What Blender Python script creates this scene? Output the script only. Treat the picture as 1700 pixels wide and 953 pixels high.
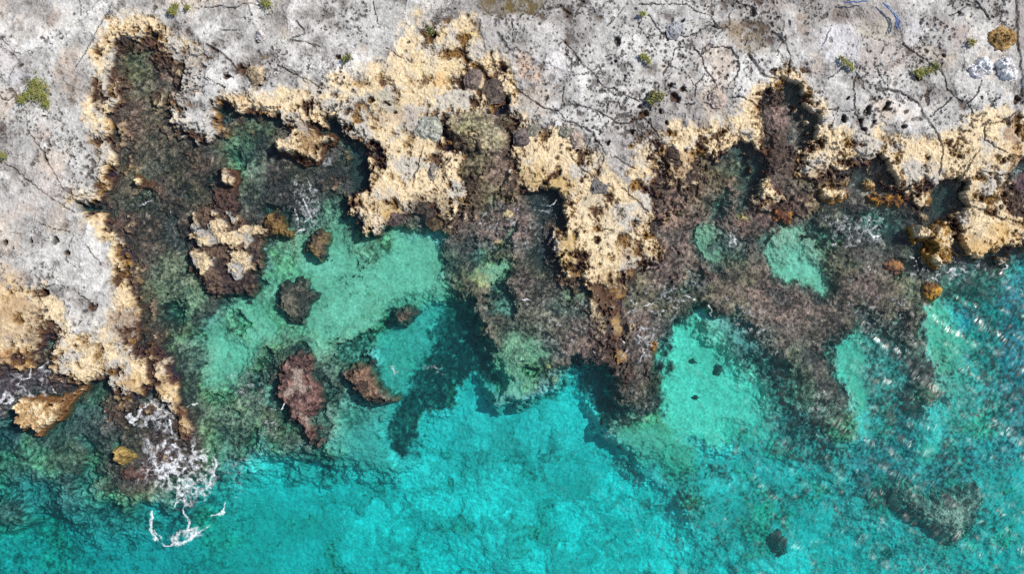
import bpy, math, random
import numpy as np

for o in list(bpy.data.objects):
    bpy.data.objects.remove(o)
random.seed(7)
sc = bpy.context.scene
f32 = np.float32

# ------------------------------------------------------------------ scale, camera, sky, sun
S = 0.02                  # metres per photo pixel at sea level
HC = 40.0                 # camera height
CX, CY = 850.0, 476.5
cam_d = bpy.data.cameras.new('camera')
cam = bpy.data.objects.new('camera', cam_d)
sc.collection.objects.link(cam)
cam.location = (0, 0, HC)
cam.rotation_euler = (0, 0, 0)
cam_d.sensor_fit = 'HORIZONTAL'
cam_d.sensor_width = 36.0
cam_d.lens = 36.0 * HC / (1700 * S)
cam_d.clip_end = 1000
sc.camera = cam

SUN_EL, SUN_AZ = 56.0, 26.0     # elevation; azimuth counted from +X towards +Y (photo: sun from the right, a bit from the top)
w = bpy.data.worlds.new('World')
sc.world = w
w.use_nodes = True
nt = w.node_tree
bg = nt.nodes['Background']
sky = nt.nodes.new('ShaderNodeTexSky')
sky.sky_type = 'NISHITA'
sky.sun_disc = False
sky.sun_elevation = math.radians(SUN_EL)
sky.sun_rotation = math.radians(90 - SUN_AZ)
nt.links.new(sky.outputs[0], bg.inputs[0])
bg.inputs[1].default_value = 0.105
sd = bpy.data.lights.new('sun', 'SUN')
sd.energy = 3.9
sd.angle = math.radians(0.6)
sd.color = (1.0, 0.95, 0.87)
sun = bpy.data.objects.new('sun', sd)
sc.collection.objects.link(sun)
sun.rotation_euler = (0, math.radians(90 - SUN_EL), math.radians(SUN_AZ))
sun.location = (10, 5, 30)
sc.view_settings.view_transform = 'Standard'
sc.view_settings.look = 'None'
sc.view_settings.exposure = 0.2
sc.view_settings.gamma = 1.0
sc.cycles.max_bounces = 6
sc.cycles.transparent_max_bounces = 12
sc.cycles.volume_bounces = 0
sc.cycles.use_denoising = False

# ------------------------------------------------------------------ noise
rng = np.random.RandomState(11)
TAB = rng.rand(256, 256).astype(f32)
TAB2 = rng.rand(256, 256).astype(f32)
TAB3 = rng.rand(256, 256).astype(f32)

def vn(x, y, seed=0):
    xf = np.floor(x); yf = np.floor(y)
    fx = (x - xf).astype(f32); fy = (y - yf).astype(f32)
    xi = xf.astype(np.int32) + seed * 37; yi = yf.astype(np.int32) + seed * 91
    fx = fx * fx * (3 - 2 * fx); fy = fy * fy * (3 - 2 * fy)
    x0 = xi & 255; x1 = (xi + 1) & 255; y0 = yi & 255; y1 = (yi + 1) & 255
    a = TAB[x0, y0]; b = TAB[x1, y0]; c = TAB[x0, y1]; d = TAB[x1, y1]
    return (a + (b - a) * fx) * (1 - fy) + (c + (d - c) * fx) * fy

def fbm(x, y, scale, oct=4, seed=0, gain=0.5, ridged=False):
    """-1..1 noise; scale is the largest feature size in photo pixels"""
    r = 0; a = 1.0; t = 0.0
    ca, sa = math.cos(0.6), math.sin(0.6)
    X = x / scale; Y = y / scale
    for i in range(oct):
        n = vn(X, Y, seed * 7 + i) * 2 - 1
        if ridged: n = 1 - 2 * np.abs(n)
        r = r + a * n; t += a; a *= gain
        X, Y = (X * ca - Y * sa) * 2.03, (X * sa + Y * ca) * 2.03
    return (r / t).astype(f32)

def worley(x, y, scale, seed=0):
    X = x / scale; Y = y / scale
    xf = np.floor(X); yf = np.floor(Y)
    xi = xf.astype(np.int32); yi = yf.astype(np.int32)
    f1 = np.full(X.shape, 9.0, f32); f2 = np.full(X.shape, 9.0, f32); cid = np.zeros(X.shape, f32)
    for dx in (-1, 0, 1):
        for dy in (-1, 0, 1):
            a = (xi + dx + seed * 53) & 255; b = (yi + dy + seed * 29) & 255
            px = xf + dx + TAB[a, b]; py = yf + dy + TAB2[a, b]
            d = ((px - X) ** 2 + (py - Y) ** 2).astype(f32)
            m = d < f1
            f2 = np.where(m, f1, np.minimum(f2, d)); cid = np.where(m, TAB3[a, b], cid); f1 = np.where(m, d, f1)
    return np.sqrt(f1), np.sqrt(f2), cid

def sstep(a, b, x):
    t = np.clip((x - a) / (b - a), 0, 1)
    return t * t * (3 - 2 * t)

def mix(a, b, t): return a + (b - a) * t

def sdf(poly, x, y):
    """signed distance, positive inside"""
    p = np.array(poly, dtype=f32)
    d = np.full(x.shape, 1e9, f32)
    ins = np.zeros(x.shape, bool)
    n = len(p)
    for i in range(n):
        ax, ay = p[i]; bx, by = p[(i + 1) % n]
        ex, ey = bx - ax, by - ay
        wx = x - ax; wy = y - ay
        t = np.clip((wx * ex + wy * ey) / (ex * ex + ey * ey + 1e-6), 0, 1)
        d = np.minimum(d, (wx - ex * t) ** 2 + (wy - ey * t) ** 2)
        if ay != by:
            c = (ay > y) != (by > y)
            ins ^= c & (x < ex * (y - ay) / (by - ay) + ax)
    return np.where(ins, np.sqrt(d), -np.sqrt(d)).astype(f32)

def pline(pts, x, y):
    """distance to an open polyline; points may carry a third value (half width): returns distance / half width"""
    d = np.full(x.shape, 1e9, f32)
    for i in range(len(pts) - 1):
        ax, ay = pts[i][:2]; bx, by = pts[i + 1][:2]
        wa = pts[i][2] if len(pts[i]) > 2 else 1; wb = pts[i + 1][2] if len(pts[i + 1]) > 2 else 1
        ex, ey = bx - ax, by - ay
        wx = x - ax; wy = y - ay
        t = np.clip((wx * ex + wy * ey) / (ex * ex + ey * ey + 1e-6), 0, 1)
        d = np.minimum(d, np.sqrt((wx - ex * t) ** 2 + (wy - ey * t) ** 2) / (wa + (wb - wa) * t))
    return d

def to_px(x, y, z):
    """world point -> photo pixel, for a surface at height z"""
    k = HC / (HC - z)
    return CX + x * k / S, CY - y * k / S

def at(px, py, z=0.0):
    k = (HC - z) / HC
    return ((px - CX) * S * k, (CY - py) * S * k, z)

# ------------------------------------------------------------------ traced outlines (photo pixels)
LAND = [(-9000, -9000), (9000, -9000), (9000, 300), (1760, 300), (1735, 262), (1700, 262), (1688, 276), (1675, 295), (1670, 315),
 (1680, 340), (1694, 358), (1715, 366), (1760, 380), (1760, 410), (1700, 408), (1688, 414), (1684, 432), (1674, 430), (1668, 412), (1655, 405), (1646, 415),
 (1628, 432), (1612, 424), (1600, 432), (1588, 424), (1590, 408), (1592, 385), (1600, 378), (1588, 366), (1592, 352), (1606, 344), (1590, 332),
 (1596, 300), (1583, 300), (1566, 303), (1551, 318), (1553, 337), (1536, 345), (1524, 346), (1516, 328), (1500, 319), (1488, 313),
 (1478, 302), (1474, 288), (1464, 276), (1452, 266), (1436, 263), (1418, 270), (1402, 283), (1384, 289), (1366, 285), (1352, 291),
 (1332, 292), (1326, 276), (1330, 258), (1337, 243), (1347, 236), (1349, 216), (1345, 200), (1352, 184), (1332, 180), (1326, 164),
 (1318, 148), (1310, 132), (1301, 148), (1276, 155), (1268, 172), (1263, 190), (1270, 212), (1268, 235), (1276, 262), (1284, 300),
 (1300, 318), (1311, 333), (1300, 330), (1286, 325), (1281, 340), (1270, 343), (1261, 330), (1262, 305), (1255, 282), (1248, 252),
 (1240, 238), (1216, 240), (1202, 256), (1184, 263), (1174, 254), (1160, 262), (1150, 280), (1140, 285), (1139, 296), (1118, 292),
 (1112, 268), (1100, 266), (1094, 282), (1088, 300), (1091, 312), (1095, 335), (1092, 355), (1080, 366), (1073, 372), (1076, 387), (1086, 400),
 (1098, 413), (1104, 430), (1100, 444), (1082, 442), (1066, 440), (1048, 453), (1036, 478), (1032, 502), (1030, 530), (1028, 560),
 (1033, 580), (1043, 592), (1042, 606), (1029, 604), (1020, 584), (1020, 560), (1019, 534), (1011, 515), (1001, 498), (985, 480),
 (972, 466), (958, 458), (944, 466), (934, 450), (937, 425), (924, 412), (920, 396), (927, 380), (941, 366), (936, 348), (929, 330),
 (918, 314), (896, 309), (878, 316), (862, 318), (856, 300), (852, 280), (849, 262), (850, 240), (848, 200), (838, 190), (832, 160), (822, 128), (816, 128),
 (820, 160), (826, 190), (800, 193), (770, 196), (748, 200), (742, 215), (748, 240), (768, 246), (772, 262), (768, 285), (770, 320), (762, 345), (752, 358), (744, 352),
 (736, 360), (728, 345), (722, 352), (716, 335), (700, 330), (688, 345), (672, 352), (656, 345), (644, 348), (640, 368), (630, 372), (627, 384), (618, 386), (608, 377), (597, 370),
 (592, 360), (582, 350), (577, 336), (580, 323), (594, 321), (604, 310), (609, 290), (605, 268), (612, 255), (604, 240),
 (594, 232), (580, 226), (574, 211), (560, 205), (548, 209), (530, 205), (520, 195), (505, 190), (500, 204), (486, 209), (475, 200),
 (466, 189), (440, 184), (400, 180), (384, 176), (366, 172), (357, 181), (357, 195), (366, 209), (356, 220), (342, 229), (330, 230),
 (317, 221), (304, 215), (290, 207), (280, 190), (275, 174), (279, 160), (286, 148), (299, 135), (306, 117), (304, 105), (294, 100),
 (278, 98), (268, 88), (252, 88), (247, 78), (244, 60), (235, 63), (225, 62), (215, 52), (197, 50), (190, 60), (188, 75), (180, 86),
 (182, 100), (188, 124), (185, 145), (190, 156), (195, 170), (180, 178), (164, 181), (175, 200), (182, 216), (172, 237), (181, 241),
 (190, 256), (190, 268), (180, 278), (185, 285), (175, 291), (172, 305), (165, 319), (150, 328), (137, 332), (139, 350), (150, 352),
 (164, 357), (168, 372), (186, 386), (195, 391), (201, 407), (209, 440), (218, 478), (215, 500), (222, 520), (218, 545), (224, 566), (212, 575), (215, 585), (228, 582),
 (240, 588), (243, 575), (256, 577), (268, 590), (278, 610), (283, 635), (286, 655), (292, 676), (304, 698), (314, 724), (302, 734), (292, 715), (287, 692),
 (276, 674), (262, 662), (250, 654), (236, 656), (228, 667), (210, 673), (196, 665), (188, 646), (178, 631), (165, 624), (154, 628),
 (138, 634), (118, 636), (104, 628), (86, 612), (79, 592), (76, 568), (63, 572), (51, 590), (45, 606), (30, 613), (-9000, 613)]

def blob(cx, cy, rx, ry, rot=0, n=12):
    r = math.radians(rot)
    return [(cx + rx * math.cos(a) * math.cos(r) - ry * math.sin(a) * math.sin(r), cy + rx * math.cos(a) * math.sin(r) + ry * math.sin(a) * math.cos(r))
            for a in [2 * math.pi * i / n for i in range(n)]]

# albedos
A_GREY = (.465, .455, .43); A_LILAC = (.335, .315, .295); A_WHITE = (.595, .58, .55); A_BEIGE = (.47, .395, .32)
A_CREAM = (.64, .51, .325); A_OCHRE = (.5, .33, .12); A_GOLD = (.30, .17, .045); A_RUST = (.095, .048, .028)
A_REEF = (.148, .116, .103); A_DARK = (.035, .03, .034); A_PLUM = (.15, .10, .105); A_RED = (.2, .085, .07); A_PALE = (.36, .29, .23)
A_SAND = (.52, .57, .57); A_GREENB = (.36, .44, .31); A_OLIVE = (.20, .2, .13); A_MOSS = (.16, .18, .04); A_PURP = (.055, .04, .06)

# ------------------------------------------------------------------ painted ops below water: (polygon, feather px, height, albedo, weight, height weight)
R = 'reef'
UNDER = [
 # --- reef flats just under the surface
 dict(p=[(-900, 540), (60, 540), (140, 600), (200, 560), (190, 300), (120, 330), (180, 40), (320, 40), (340, 230), (480, 170), (640, 190), (640, 330), (600, 350), (560, 320), (530, 380), (440, 395),
         (430, 450), (400, 505), (345, 540), (335, 640), (400, 640), (455, 600), (450, 700), (420, 745), (360, 790), (330, 830), (280, 855), (180, 850), (110, 870), (60, 895), (-900, 900)], f=34, z=-.18, c=(.14, .112, .09)),
 dict(p=[(-900, 700), (20, 730), (120, 720), (200, 790), (280, 800), (330, 860), (280, 880), (200, 862), (120, 880), (60, 900), (-900, 900)], f=40, z=-1.0, c=(.24, .25, .22)),
 dict(p=[(640, 320), (760, 300), (900, 290), (960, 440), (1000, 460), (1080, 420), (1080, 260), (1250, 230), (1270, 130), (1370, 130), (1370, 260), (1500, 260), (1640, 290), (1900, 240), (1900, 420), (1690, 440),
         (1680, 470), (1625, 500), (1560, 505), (1540, 525), (1538, 570), (1552, 620), (1560, 650), (1530, 640), (1500, 590), (1480, 560), (1420, 560), (1388, 575), (1386, 610), (1408, 650),
         (1420, 700), (1400, 745), (1370, 730), (1330, 680), (1295, 620), (1262, 570), (1212, 530), (1170, 520), (1130, 540), (1110, 575), (1106, 640), (1104, 690), (1100, 712), (1060, 722), (1035, 722), (1012, 700), (1016, 670), (1005, 632), (980, 608), (958, 604), (930, 620), (895, 632), (868, 652), (842, 655), (826, 625), (814, 590), (792, 560),
         (786, 532), (758, 514), (738, 505), (742, 450), (735, 385), (700, 385), (640, 380), (600, 350)], f=14, z=-.06, c=A_REEF),
]
EXTRA = []

# ------------------------------------------------------------------ cracks in the plateau (photo pixels; third value is half width)
CRACKS = [
 [(60, 235, 1), (73, 262, 4), (84, 280, 1.2), (100, 310, 1), (115, 322, 1), (135, 330, .7)], [(5, 268, .7), (28, 285, 1.2), (60, 312, 1.3), (92, 335, 1.3), (125, 352, 1)],
 [(62, 368, .7), (95, 380, .9), (128, 388, .8)], [(118, 388, .8), (112, 410, .8), (106, 432, 1.1), (122, 445, .9)], [(140, 405, .8), (155, 425, 1.2), (170, 440, .8)],
 [(15, 143, 1), (30, 160, .8), (42, 180, .8), (42, 215, .8), (60, 240, 1)], [(120, 120, .8), (175, 20, 1.1), (188, 0, 1)], [(130, 0, .8), (132, 25, .8)],
 [(0, 60, 1), (18, 80, 1), (28, 100, 1.2), (12, 130, 1)], [(55, 455, 1), (70, 480, 1.2), (85, 470, .6), (120, 478, .8), (145, 505, 1)],
 [(340, 8, .9), (360, 8, .9), (388, 11, 1.4), (400, 2, 1), (430, 6, .8)], [(340, 70, 2), (360, 85, 2.4), (378, 98, 2), (392, 112, 2)], [(342, 126, 1), (358, 138, 1), (370, 144, .8)],
 [(460, 105, 1.5), (485, 120, 1.4), (510, 132, 1.2), (535, 146, .6)], [(490, 30, 2), (502, 45, 1.5), (505, 55, 1), (480, 65, 1.4), (510, 70, 1.6), (530, 77, 1)],
 [(620, 0, 1), (625, 25, 1.3), (628, 40, 1)], [(640, 78, .8), (660, 90, 1), (678, 97, .8)], [(365, 48, 1.2), (390, 46, 1.2)],
 [(930, 63, 1), (950, 82, 1.1), (965, 102, 1.1), (985, 122, 1), (1000, 138, 1), (1020, 145, 1)], [(835, 120, .8), (858, 145, 1.2), (885, 165, 1.2), (905, 177, 1.6), (928, 180, 2), (932, 172, 1.3), (960, 172, 1.2), (1000, 188, 1.4), (1020, 198, 1.8)],
 [(928, 183, 1.2), (945, 200, 1.2), (970, 212, 1.2), (984, 218, 2.6), (995, 238, 1.4), (1005, 255, 1.2)], [(946, 124, .8), (970, 122, .8), (1000, 108, .8), (1002, 92, .7), (1020, 86, .7)], [(936, 145, .9), (936, 170, 1)],
 [(1012, 30, 1.3), (1020, 28, 1.3), (1010, 40, .8)], [(1010, 200, 1), (995, 220, .9)], [(896, 177, .7), (888, 192, .7)], [(1010, 165, 1.2), (1008, 185, 1.8)],
 [(1040, 4, .7), (1025, 25, .7)], [(1065, 28, .7), (1063, 42, .8), (1078, 62, .8), (1088, 82, .8), (1090, 92, .6)], [(1078, 20, 1.2), (1090, 40, 1.2), (1100, 53, 1.2)],
 [(1078, 60, 1), (1100, 53, 1.6), (1120, 54, 1.1), (1140, 58, 1.1), (1160, 50, 1.1), (1178, 40, 1.8), (1202, 48, 1.4)], [(1140, 3, 1), (1155, 15, .9), (1175, 22, .9), (1190, 40, 1.4)], [(1060, 4, 1.6), (1110, 5, 1), (1140, 1, 1)],
 [(1152, 75, .8), (1165, 92, 1.4), (1178, 118, 1.3), (1192, 142, 1)], [(1163, 88, .8), (1180, 78, .8), (1200, 74, .8), (1215, 78, 2), (1226, 95, 2.5)], [(1228, 100, 2), (1225, 120, 1), (1208, 146, .9)],
 [(1140, 74, .6), (1122, 80, .8), (1116, 98, 1.1), (1102, 118, 2)], [(1172, 118, .8), (1156, 138, .9), (1155, 162, .9)], [(1110, 103, .7), (1138, 118, .7), (1156, 140, .7)],
 [(1020, 142, 1), (1045, 158, 1.2), (1072, 166, 1)], [(1020, 202, 1.4), (1045, 202, 1.4), (1066, 190, 1.6), (1080, 205, 1.2), (1100, 230, .9)], [(1136, 170, 1), (1155, 172, .8)], [(1210, 160, .9), (1240, 160, .8), (1258, 172, 1), (1266, 190, 1)],
 [(1280, 50, 2), (1294, 55, 2.6), (1306, 70, 1.2), (1314, 95, 1.2), (1316, 110, 1.2), (1310, 135, 1.6)], [(1246, 90, 3), (1262, 118, 3.5), (1280, 128, 1.5), (1300, 132, 2)], [(1284, 120, 3), (1300, 130, 3)],
 [(1364, 80, .7), (1374, 55, .9), (1383, 38, .7)], [(1378, 130, 1), (1400, 107, 1)], [(1430, 110, 1), (1420, 125, 1.2), (1420, 155, 1.3), (1422, 185, 1.5), (1430, 205, 2), (1440, 218, 2)], [(1360, 180, .7), (1400, 184, .7), (1422, 182, .7)],
 [(1385, 190, .8), (1383, 225, .8)], [(1458, 115, 1), (1470, 138, 1.4)], [(1456, 146, 3.4), (1478, 147, 4), (1500, 152, 2), (1524, 168, 2), (1532, 185, 2), (1535, 193, 3.4), (1550, 208, 2.4), (1562, 225, 1.8), (1567, 245, 1.6), (1563, 290, 2)],
 [(1515, 195, 3), (1530, 196, 4)], [(1500, 68, 1), (1520, 85, 1.3), (1548, 104, 1.3), (1570, 125, 1.3), (1576, 145, 1.3), (1592, 162, 1), (1610, 170, 1), (1622, 190, 1)], [(1552, 142, 4), (1542, 158, 5), (1542, 172, 3)], [(1582, 160, 1), (1568, 176, 1.6), (1550, 192, .8)],
 [(1635, 125, 1), (1624, 152, 1), (1612, 168, 1)], [(1538, 70, .9), (1530, 60, .7), (1538, 35, .8)], [(1625, 0, 1.4), (1638, 18, 1.6), (1645, 32, 1.6)], [(1615, 5, .7), (1580, 25, .6)],
 [(1690, 185, 1.2), (1668, 200, 1.4), (1648, 205, 1.8)], [(1638, 210, 2), (1640, 230, 2), (1655, 240, 1.2), (1675, 252, 1)], [(1628, 245, 1.4), (1616, 270, 1.4), (1602, 295, 2), (1594, 302, 2)], [(1688, 285, 1.2), (1665, 290, 1.4), (1638, 285, 1)],
 [(1590, 335, 3), (1612, 340, 3.4), (1640, 350, 2.4), (1665, 362, 2), (1700, 370, 2.4)], [(1615, 332, 1), (1640, 330, 1.6), (1655, 322, 1)], [(1585, 370, 4), (1600, 385, 3)], [(1530, 308, 1.4), (1500, 316, 2.6)], [(1530, 308, 1.2), (1556, 294, 1)],
 [(1020, 258, 1.3), (1045, 275, 1.2), (1055, 280, .8)], [(1030, 310, .9), (1055, 330, 1.4), (1080, 352, 1.4)], [(1052, 302, 1), (1042, 320, 1)], [(700, 240, 1.4), (694, 270, 1.4), (686, 290, 1.8), (684, 310, 1.4)], [(738, 258, 1), (740, 285, 1.2), (730, 310, 1)],
 [(950, 258, 1.6), (965, 275, 1.6), (985, 295, 1.2)], [(1000, 255, 1.2), (1003, 262, 1), (990, 285, 1), (980, 295, .8)], [(816, 85, 3), (818, 110, 4), (822, 130, 6)], [(826, 52, 3), (838, 70, 4), (845, 80, 2)], [(850, 25, .8), (852, 45, .8), (850, 65, .7)],
 [(910, 12, 3), (930, 8, 3), (950, 20, 1.2)], [(1000, 378, 1), (1020, 380, 1)], [(1060, 95, .8), (1085, 85, .6)], [(1225, 0, .8), (1252, 12, 3), (1256, 20, 1)], [(1690, 0, 2), (1692, 60, 3), (1698, 110, 3), (1700, 170, 4)],
 [(300, 118, .8), (322, 122, .7), (345, 132, .8)], [(300, 145, .6), (340, 140, .7)], [(0, 160, 1.4), (14, 164, .6)],
]
# single deep holes: x, y, rx, ry
HOLES = [(73, 262, 5, 6), (89, 402, 7, 9), (70, 484, 5, 7), (104, 418 - 0, 0.1, 0.1), (50, 397, 3, 5), (108, 419, 4, 4), (151, 510, 8, 6), (72, 192, 6, 4), (6, 402, 4, 4),
         (400, 114, 12, 8), (375, 124, 9, 4), (428, 124, 10, 8), (560, 95, 4, 3), (570, 125, 2, 2), (502, 172, 4, 8), (615, 164, 6, 5), (655, 185, 5, 6), (640, 170, 7, 3), (718, 57, 6, 7), (505, 182, 4, 7),
         (1110, 200, 4, 6), (1115, 140, 5, 5), (1135, 148, 5, 4), (1122, 160, 7, 8), (1113, 220, 5, 9), (1068, 188, 7, 6), (1062, 174, 6, 5), (1098, 182, 4, 5), (1050, 218, 6, 5), (1025, 65, 6, 8), (1024, 98, 4, 4), (1110, 66, 4, 3),
         (1132, 35, 3, 3), (1250, 16, 5, 6), (1440, 186, 7, 4), (1445, 180, 6, 8), (1478, 172, 5, 6), (1476, 180, 8, 5), (1410, 162, 3, 4), (1404, 195, 4, 5), (1573, 91, 4, 3), (1530, 37, 3, 3), (1503, 208, 5, 4), (1527, 128, 4, 5),
         (1432, 198, 3, 3), (1455, 200, 6, 4), (1438, 212, 5, 4), (1690, 165, 5, 7), (1694, 210, 7, 8), (1285, 115, 10, 5), (994, 306, 8, 5), (958, 390, 9, 14), (990, 400, 7, 8), (1122, 255, 11, 7), (1126, 270, 8, 9), (1665, 345, 4, 6), (1635, 330, 3, 5),
         (748, 335, 4, 9), (750, 350, 6, 9), (698, 340, 9, 9), (711, 352, 8, 9), (720, 366, 10, 8), (718, 285, 5, 11), (1010, 235, 4, 4), (940, 388, 6, 8), (1575, 368, 9, 5), (1280, 330, 4, 4)]

# ------------------------------------------------------------------ terrain fields
def axis(lo, hi, step, far):
    core = np.arange(lo, hi + step * .5, step)
    out = []; d = step; v = hi
    while v < far:
        d *= 1.28; v += d; out.append(v)
    out = np.array(out)
    left = lo - (out - hi)
    return np.concatenate([left[::-1], core, out]).astype(np.float64)

def paint(F, key_pts, f, z=None, c=None, w=1.0, zw=1.0, X=None, Y=None, rag=1.0):
    """blend height and albedo towards a value inside a polygon with a soft ragged edge"""
    p = np.array(key_pts)
    m = f * 3.2 + 30
    x0, x1 = p[:, 0].min() - m, p[:, 0].max() + m
    y0, y1 = p[:, 1].min() - m, p[:, 1].max() + m
    cols = np.where((F['xr'] >= x0) & (F['xr'] <= x1))[0]; rows = np.where((F['yr'] >= y0) & (F['yr'] <= y1))[0]
    if len(cols) < 2 or len(rows) < 2: return
    sl = (slice(rows[0], rows[-1] + 1), slice(cols[0], cols[-1] + 1))
    d = sdf(key_pts, F['wx'][sl], F['wy'][sl])
    t = sstep(-f, f * .6, d + F['n2'][sl] * f * .7 * rag) * w
    if rag > 1.5: t = t * np.clip(.72 + .8 * F['n2'][sl] + .9 * F['n3'][sl], .12, 1)
    tz = t if rag > 1.5 else sstep(-f * 2.4 - 8, f, d + F['n2'][sl] * f * .7) * w
    if z is not None: F['z'][sl] = mix(F['z'][sl], z, tz * zw)
    if c is not None:
        for k in range(3): F['c'][sl + (k,)] = mix(F['c'][sl + (k,)], c[k], t)
    return sl, t

def build_fields(gx, gy):
    X, Y = np.meshgrid(gx, gy)
    F = {}
    px, py = to_px(X, Y, -0.4)          # sub-tidal reference plane
    px = px.astype(f32); py = py.astype(f32)
    lx, ly = to_px(X, Y, .6)           # plateau plane
    lx = lx.astype(f32); ly = ly.astype(f32)
    F['xr'] = px[0]; F['yr'] = py[:, 0]
    wa = fbm(px, py, 34, 4, 1, .6) ; wb = fbm(px, py, 34, 4, 2, .6)
    F['wx'] = px + wa * 22 + fbm(px, py, 10, 3, 47, .7) * 10; F['wy'] = py + wb * 22 + fbm(px, py, 10, 3, 48, .7) * 10
    F['n1'] = fbm(px, py, 120, 5, 3); F['n2'] = fbm(px, py, 26, 4, 4, .65); F['n3'] = fbm(px, py, 9, 3, 5, .6)
    F['n4'] = fbm(px + wa * 20, py + wb * 20, 60, 5, 6, .6)
    # ---- seabed
    n1, n2, n3, n4 = F['n1'], F['n2'], F['n3'], F['n4']
    z = -2.3 - .35 * n1 - sstep(600, 1100, py) * .55 + n4 * .14 + n2 * .05
    # swirling rubble and weed on pale sand, with rippled light squiggles painted in
    sx = px + wa * 30; sy = py + wb * 30
    r1 = fbm(sx, sy, 22, 4, 8, .62, True); r2 = fbm(sx * 1.0, sy * 1.4, 48, 4, 9, .6)
    weed = np.clip(sstep(.10, .5, r2 + .5 * r1 + .25 * n1) * .6 + sstep(.15, .5, n4 + .5 * r1) * .6, 0, 1)
    r4 = fbm(px * .85 + py * .5 + wa * 34, (-px * .5 + py * .85) * 1.4 + wb * 34, 17, 4, 61, .7, True)
    r5 = fbm(sx, sy, 36, 5, 62, .68)
    weed = np.clip(np.maximum(weed, sstep(.08, .42, r5 + .5 * r4 - .05) * .75 * sstep(-.5, .15, r2 + n1 + .15)), 0, 1)
    z = z + .06 * r5 * 1.2
    c = np.empty(z.shape + (3,), f32)
    r3 = fbm(px * .8 + py * .5 + wa * 22 + n3 * 3, (-px * .5 + py * .8) * 1.7 + wb * 22, 9, 3, 51, .65, True)
    n5 = fbm(px, py, 4, 2, 45, .8)
    bri = 1 + .14 * r1 + .12 * n3 + .30 * r3 + .2 * r4 + .3 * n5  # ridged terms paint squiggles of rippled light into the sand colour
    for k in range(3):
        c[..., k] = mix(A_SAND[k] * bri, (.14, .19, .17)[k], weed * .8)
    F['z'] = z.astype(f32); F['c'] = c; F['px'] = px; F['py'] = py
    for o in UNDER: paint(F, o['p'], o['f'], o.get('z'), o.get('c'), o.get('w', 1), o.get('zw', 1))
    reefm = np.clip(sstep(.03, .12, .45 - np.abs(c[..., 0] * 0 + F['c'][..., 0] - .12)), 0, 1) * (F['z'] > -1.6)
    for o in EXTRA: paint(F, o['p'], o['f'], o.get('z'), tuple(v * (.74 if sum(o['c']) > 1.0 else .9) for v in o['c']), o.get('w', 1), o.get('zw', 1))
    z = F['z']; c = F['c']
    az = np.maximum(-z, 0); z = np.where(z < 0, -(.5 * az + .12 * az * az), z).astype(f32)
    lagoon = sstep(.26, .4, c.mean(-1)) * sstep(-1.75, -1.3, z) * sstep(-.35, -.55, z)
    lw = np.clip(sstep(.0, .5, r2 + .6 * r1 + .5 * n3) * .6 + sstep(.2, .55, n2 - .3 * r1) * .6, 0, 1) * lagoon
    for k in range(3): c[..., k] = mix(c[..., k] * (1 + lagoon * (.16 * r1 + .12 * n3 + .22 * r3 + .25 * n5)), (.16, .19, .11)[k], lw * .62)  # lagoon sand gets the painted light squiggles too, then weed
    dl = sdf(LAND, px, py)
    rf = (1 - sstep(.18, .3, c.mean(-1))) * sstep(-1.0, -.6, z) * sstep(-18, -75, dl)
    m1 = sstep(.08, .42, fbm(F['wx'], F['wy'], 75, 5, 52, .6)) * rf; m2 = sstep(.1, .4, fbm(F['wx'], F['wy'], 48, 5, 53, .6)) * rf
    z = z - .42 * m1 - .1 * m2
    for k in range(3): c[..., k] = mix(mix(c[..., k], (.20, .215, .175)[k], m1 * .6), (.055, .045, .052)[k], m2 * .6)
    # reef texture: knobs, algae speckle, small sand pockets
    lum = c.mean(-1)
    dark = 1 - sstep(.2, .34, lum)                      # how reef-like the ground is
    f1, f2, cid = worley(px + n3 * 3, py + n2 * 3, 9.5, 3)
    n5 = fbm(px, py, 4, 2, 45, .8)
    z += dark * (n2 * .06 + n3 * .045 + n5 * .03 + (.35 - f1) * .03) + (1 - dark) * (n3 * .03)
    sp = fbm(px, py, 7, 3, 12, .75)
    v = np.clip(1.0 + 1.3 * sp + .75 * n2 + .8 * n4 + 1.5 * n5 + (cid - .5) * .5, .2, 3.0)
    tintA = fbm(px, py, 55, 3, 14)[..., None]
    redd = np.array([1.04, .96, .95], f32); grn = np.array([.92, 1.08, .80], f32)
    tint = np.where(tintA > 0, 1 + (redd - 1) * np.clip(tintA * 2.6, 0, 1), 1 + (grn - 1) * np.clip(-tintA * 2.6, 0, 1))
    c *= mix(1.0, v[..., None] * tint, dark[..., None])
    pale = sstep(.42, .62, sp * .8 + n5 * .45 + (cid - .5) * .3) * dark * .6
    for k in range(3): c[..., k] = mix(c[..., k], A_PALE[k] * 1.3, pale)
    # dark hollows between knobs
    hol = sstep(.3, .7, -n2 - .3 * n3) * dark
    for k in range(3): c[..., k] = mix(c[..., k], A_DARK[k], hol * .75)
    # broken wet ledges and rubble between the cliff foot and the open reef
    near = sstep(-68, -8, dl) * sstep(-.9, -.3, z)
    isl = sstep(.30, .52, fbm(F['wx'], F['wy'], 34, 5, 71, .62) + .34 * near) * near
    z = np.where(isl > 0, np.maximum(z, z + (.20 + .12 * n2 + .1 * n3) * isl), z)
    for k in range(3):
        q = mix((.085, .055, .042)[k], A_OCHRE[k] * .8, sstep(.1, .5, n2 + .4 * n3))
        q = mix(q, A_CREAM[k] * .85, sstep(.35, .55, n3 + .5 * n2 + .1))
        c[..., k] = mix(c[..., k], q * (1 + .7 * n5), isl * .85)
    F['z'] = z
    # ---- land
    w1 = fbm(lx, ly, 30, 5, 21, .68); w2 = fbm(lx, ly, 30, 5, 22, .68)
    w3 = fbm(lx, ly, 9, 3, 35, .7); w4 = fbm(lx, ly, 9, 3, 36, .7)
    ax = lx + w1 * 10 + w3 * 8; ay = ly + w2 * 10 + w4 * 8
    d = np.full(lx.shape, -400, f32)
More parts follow.
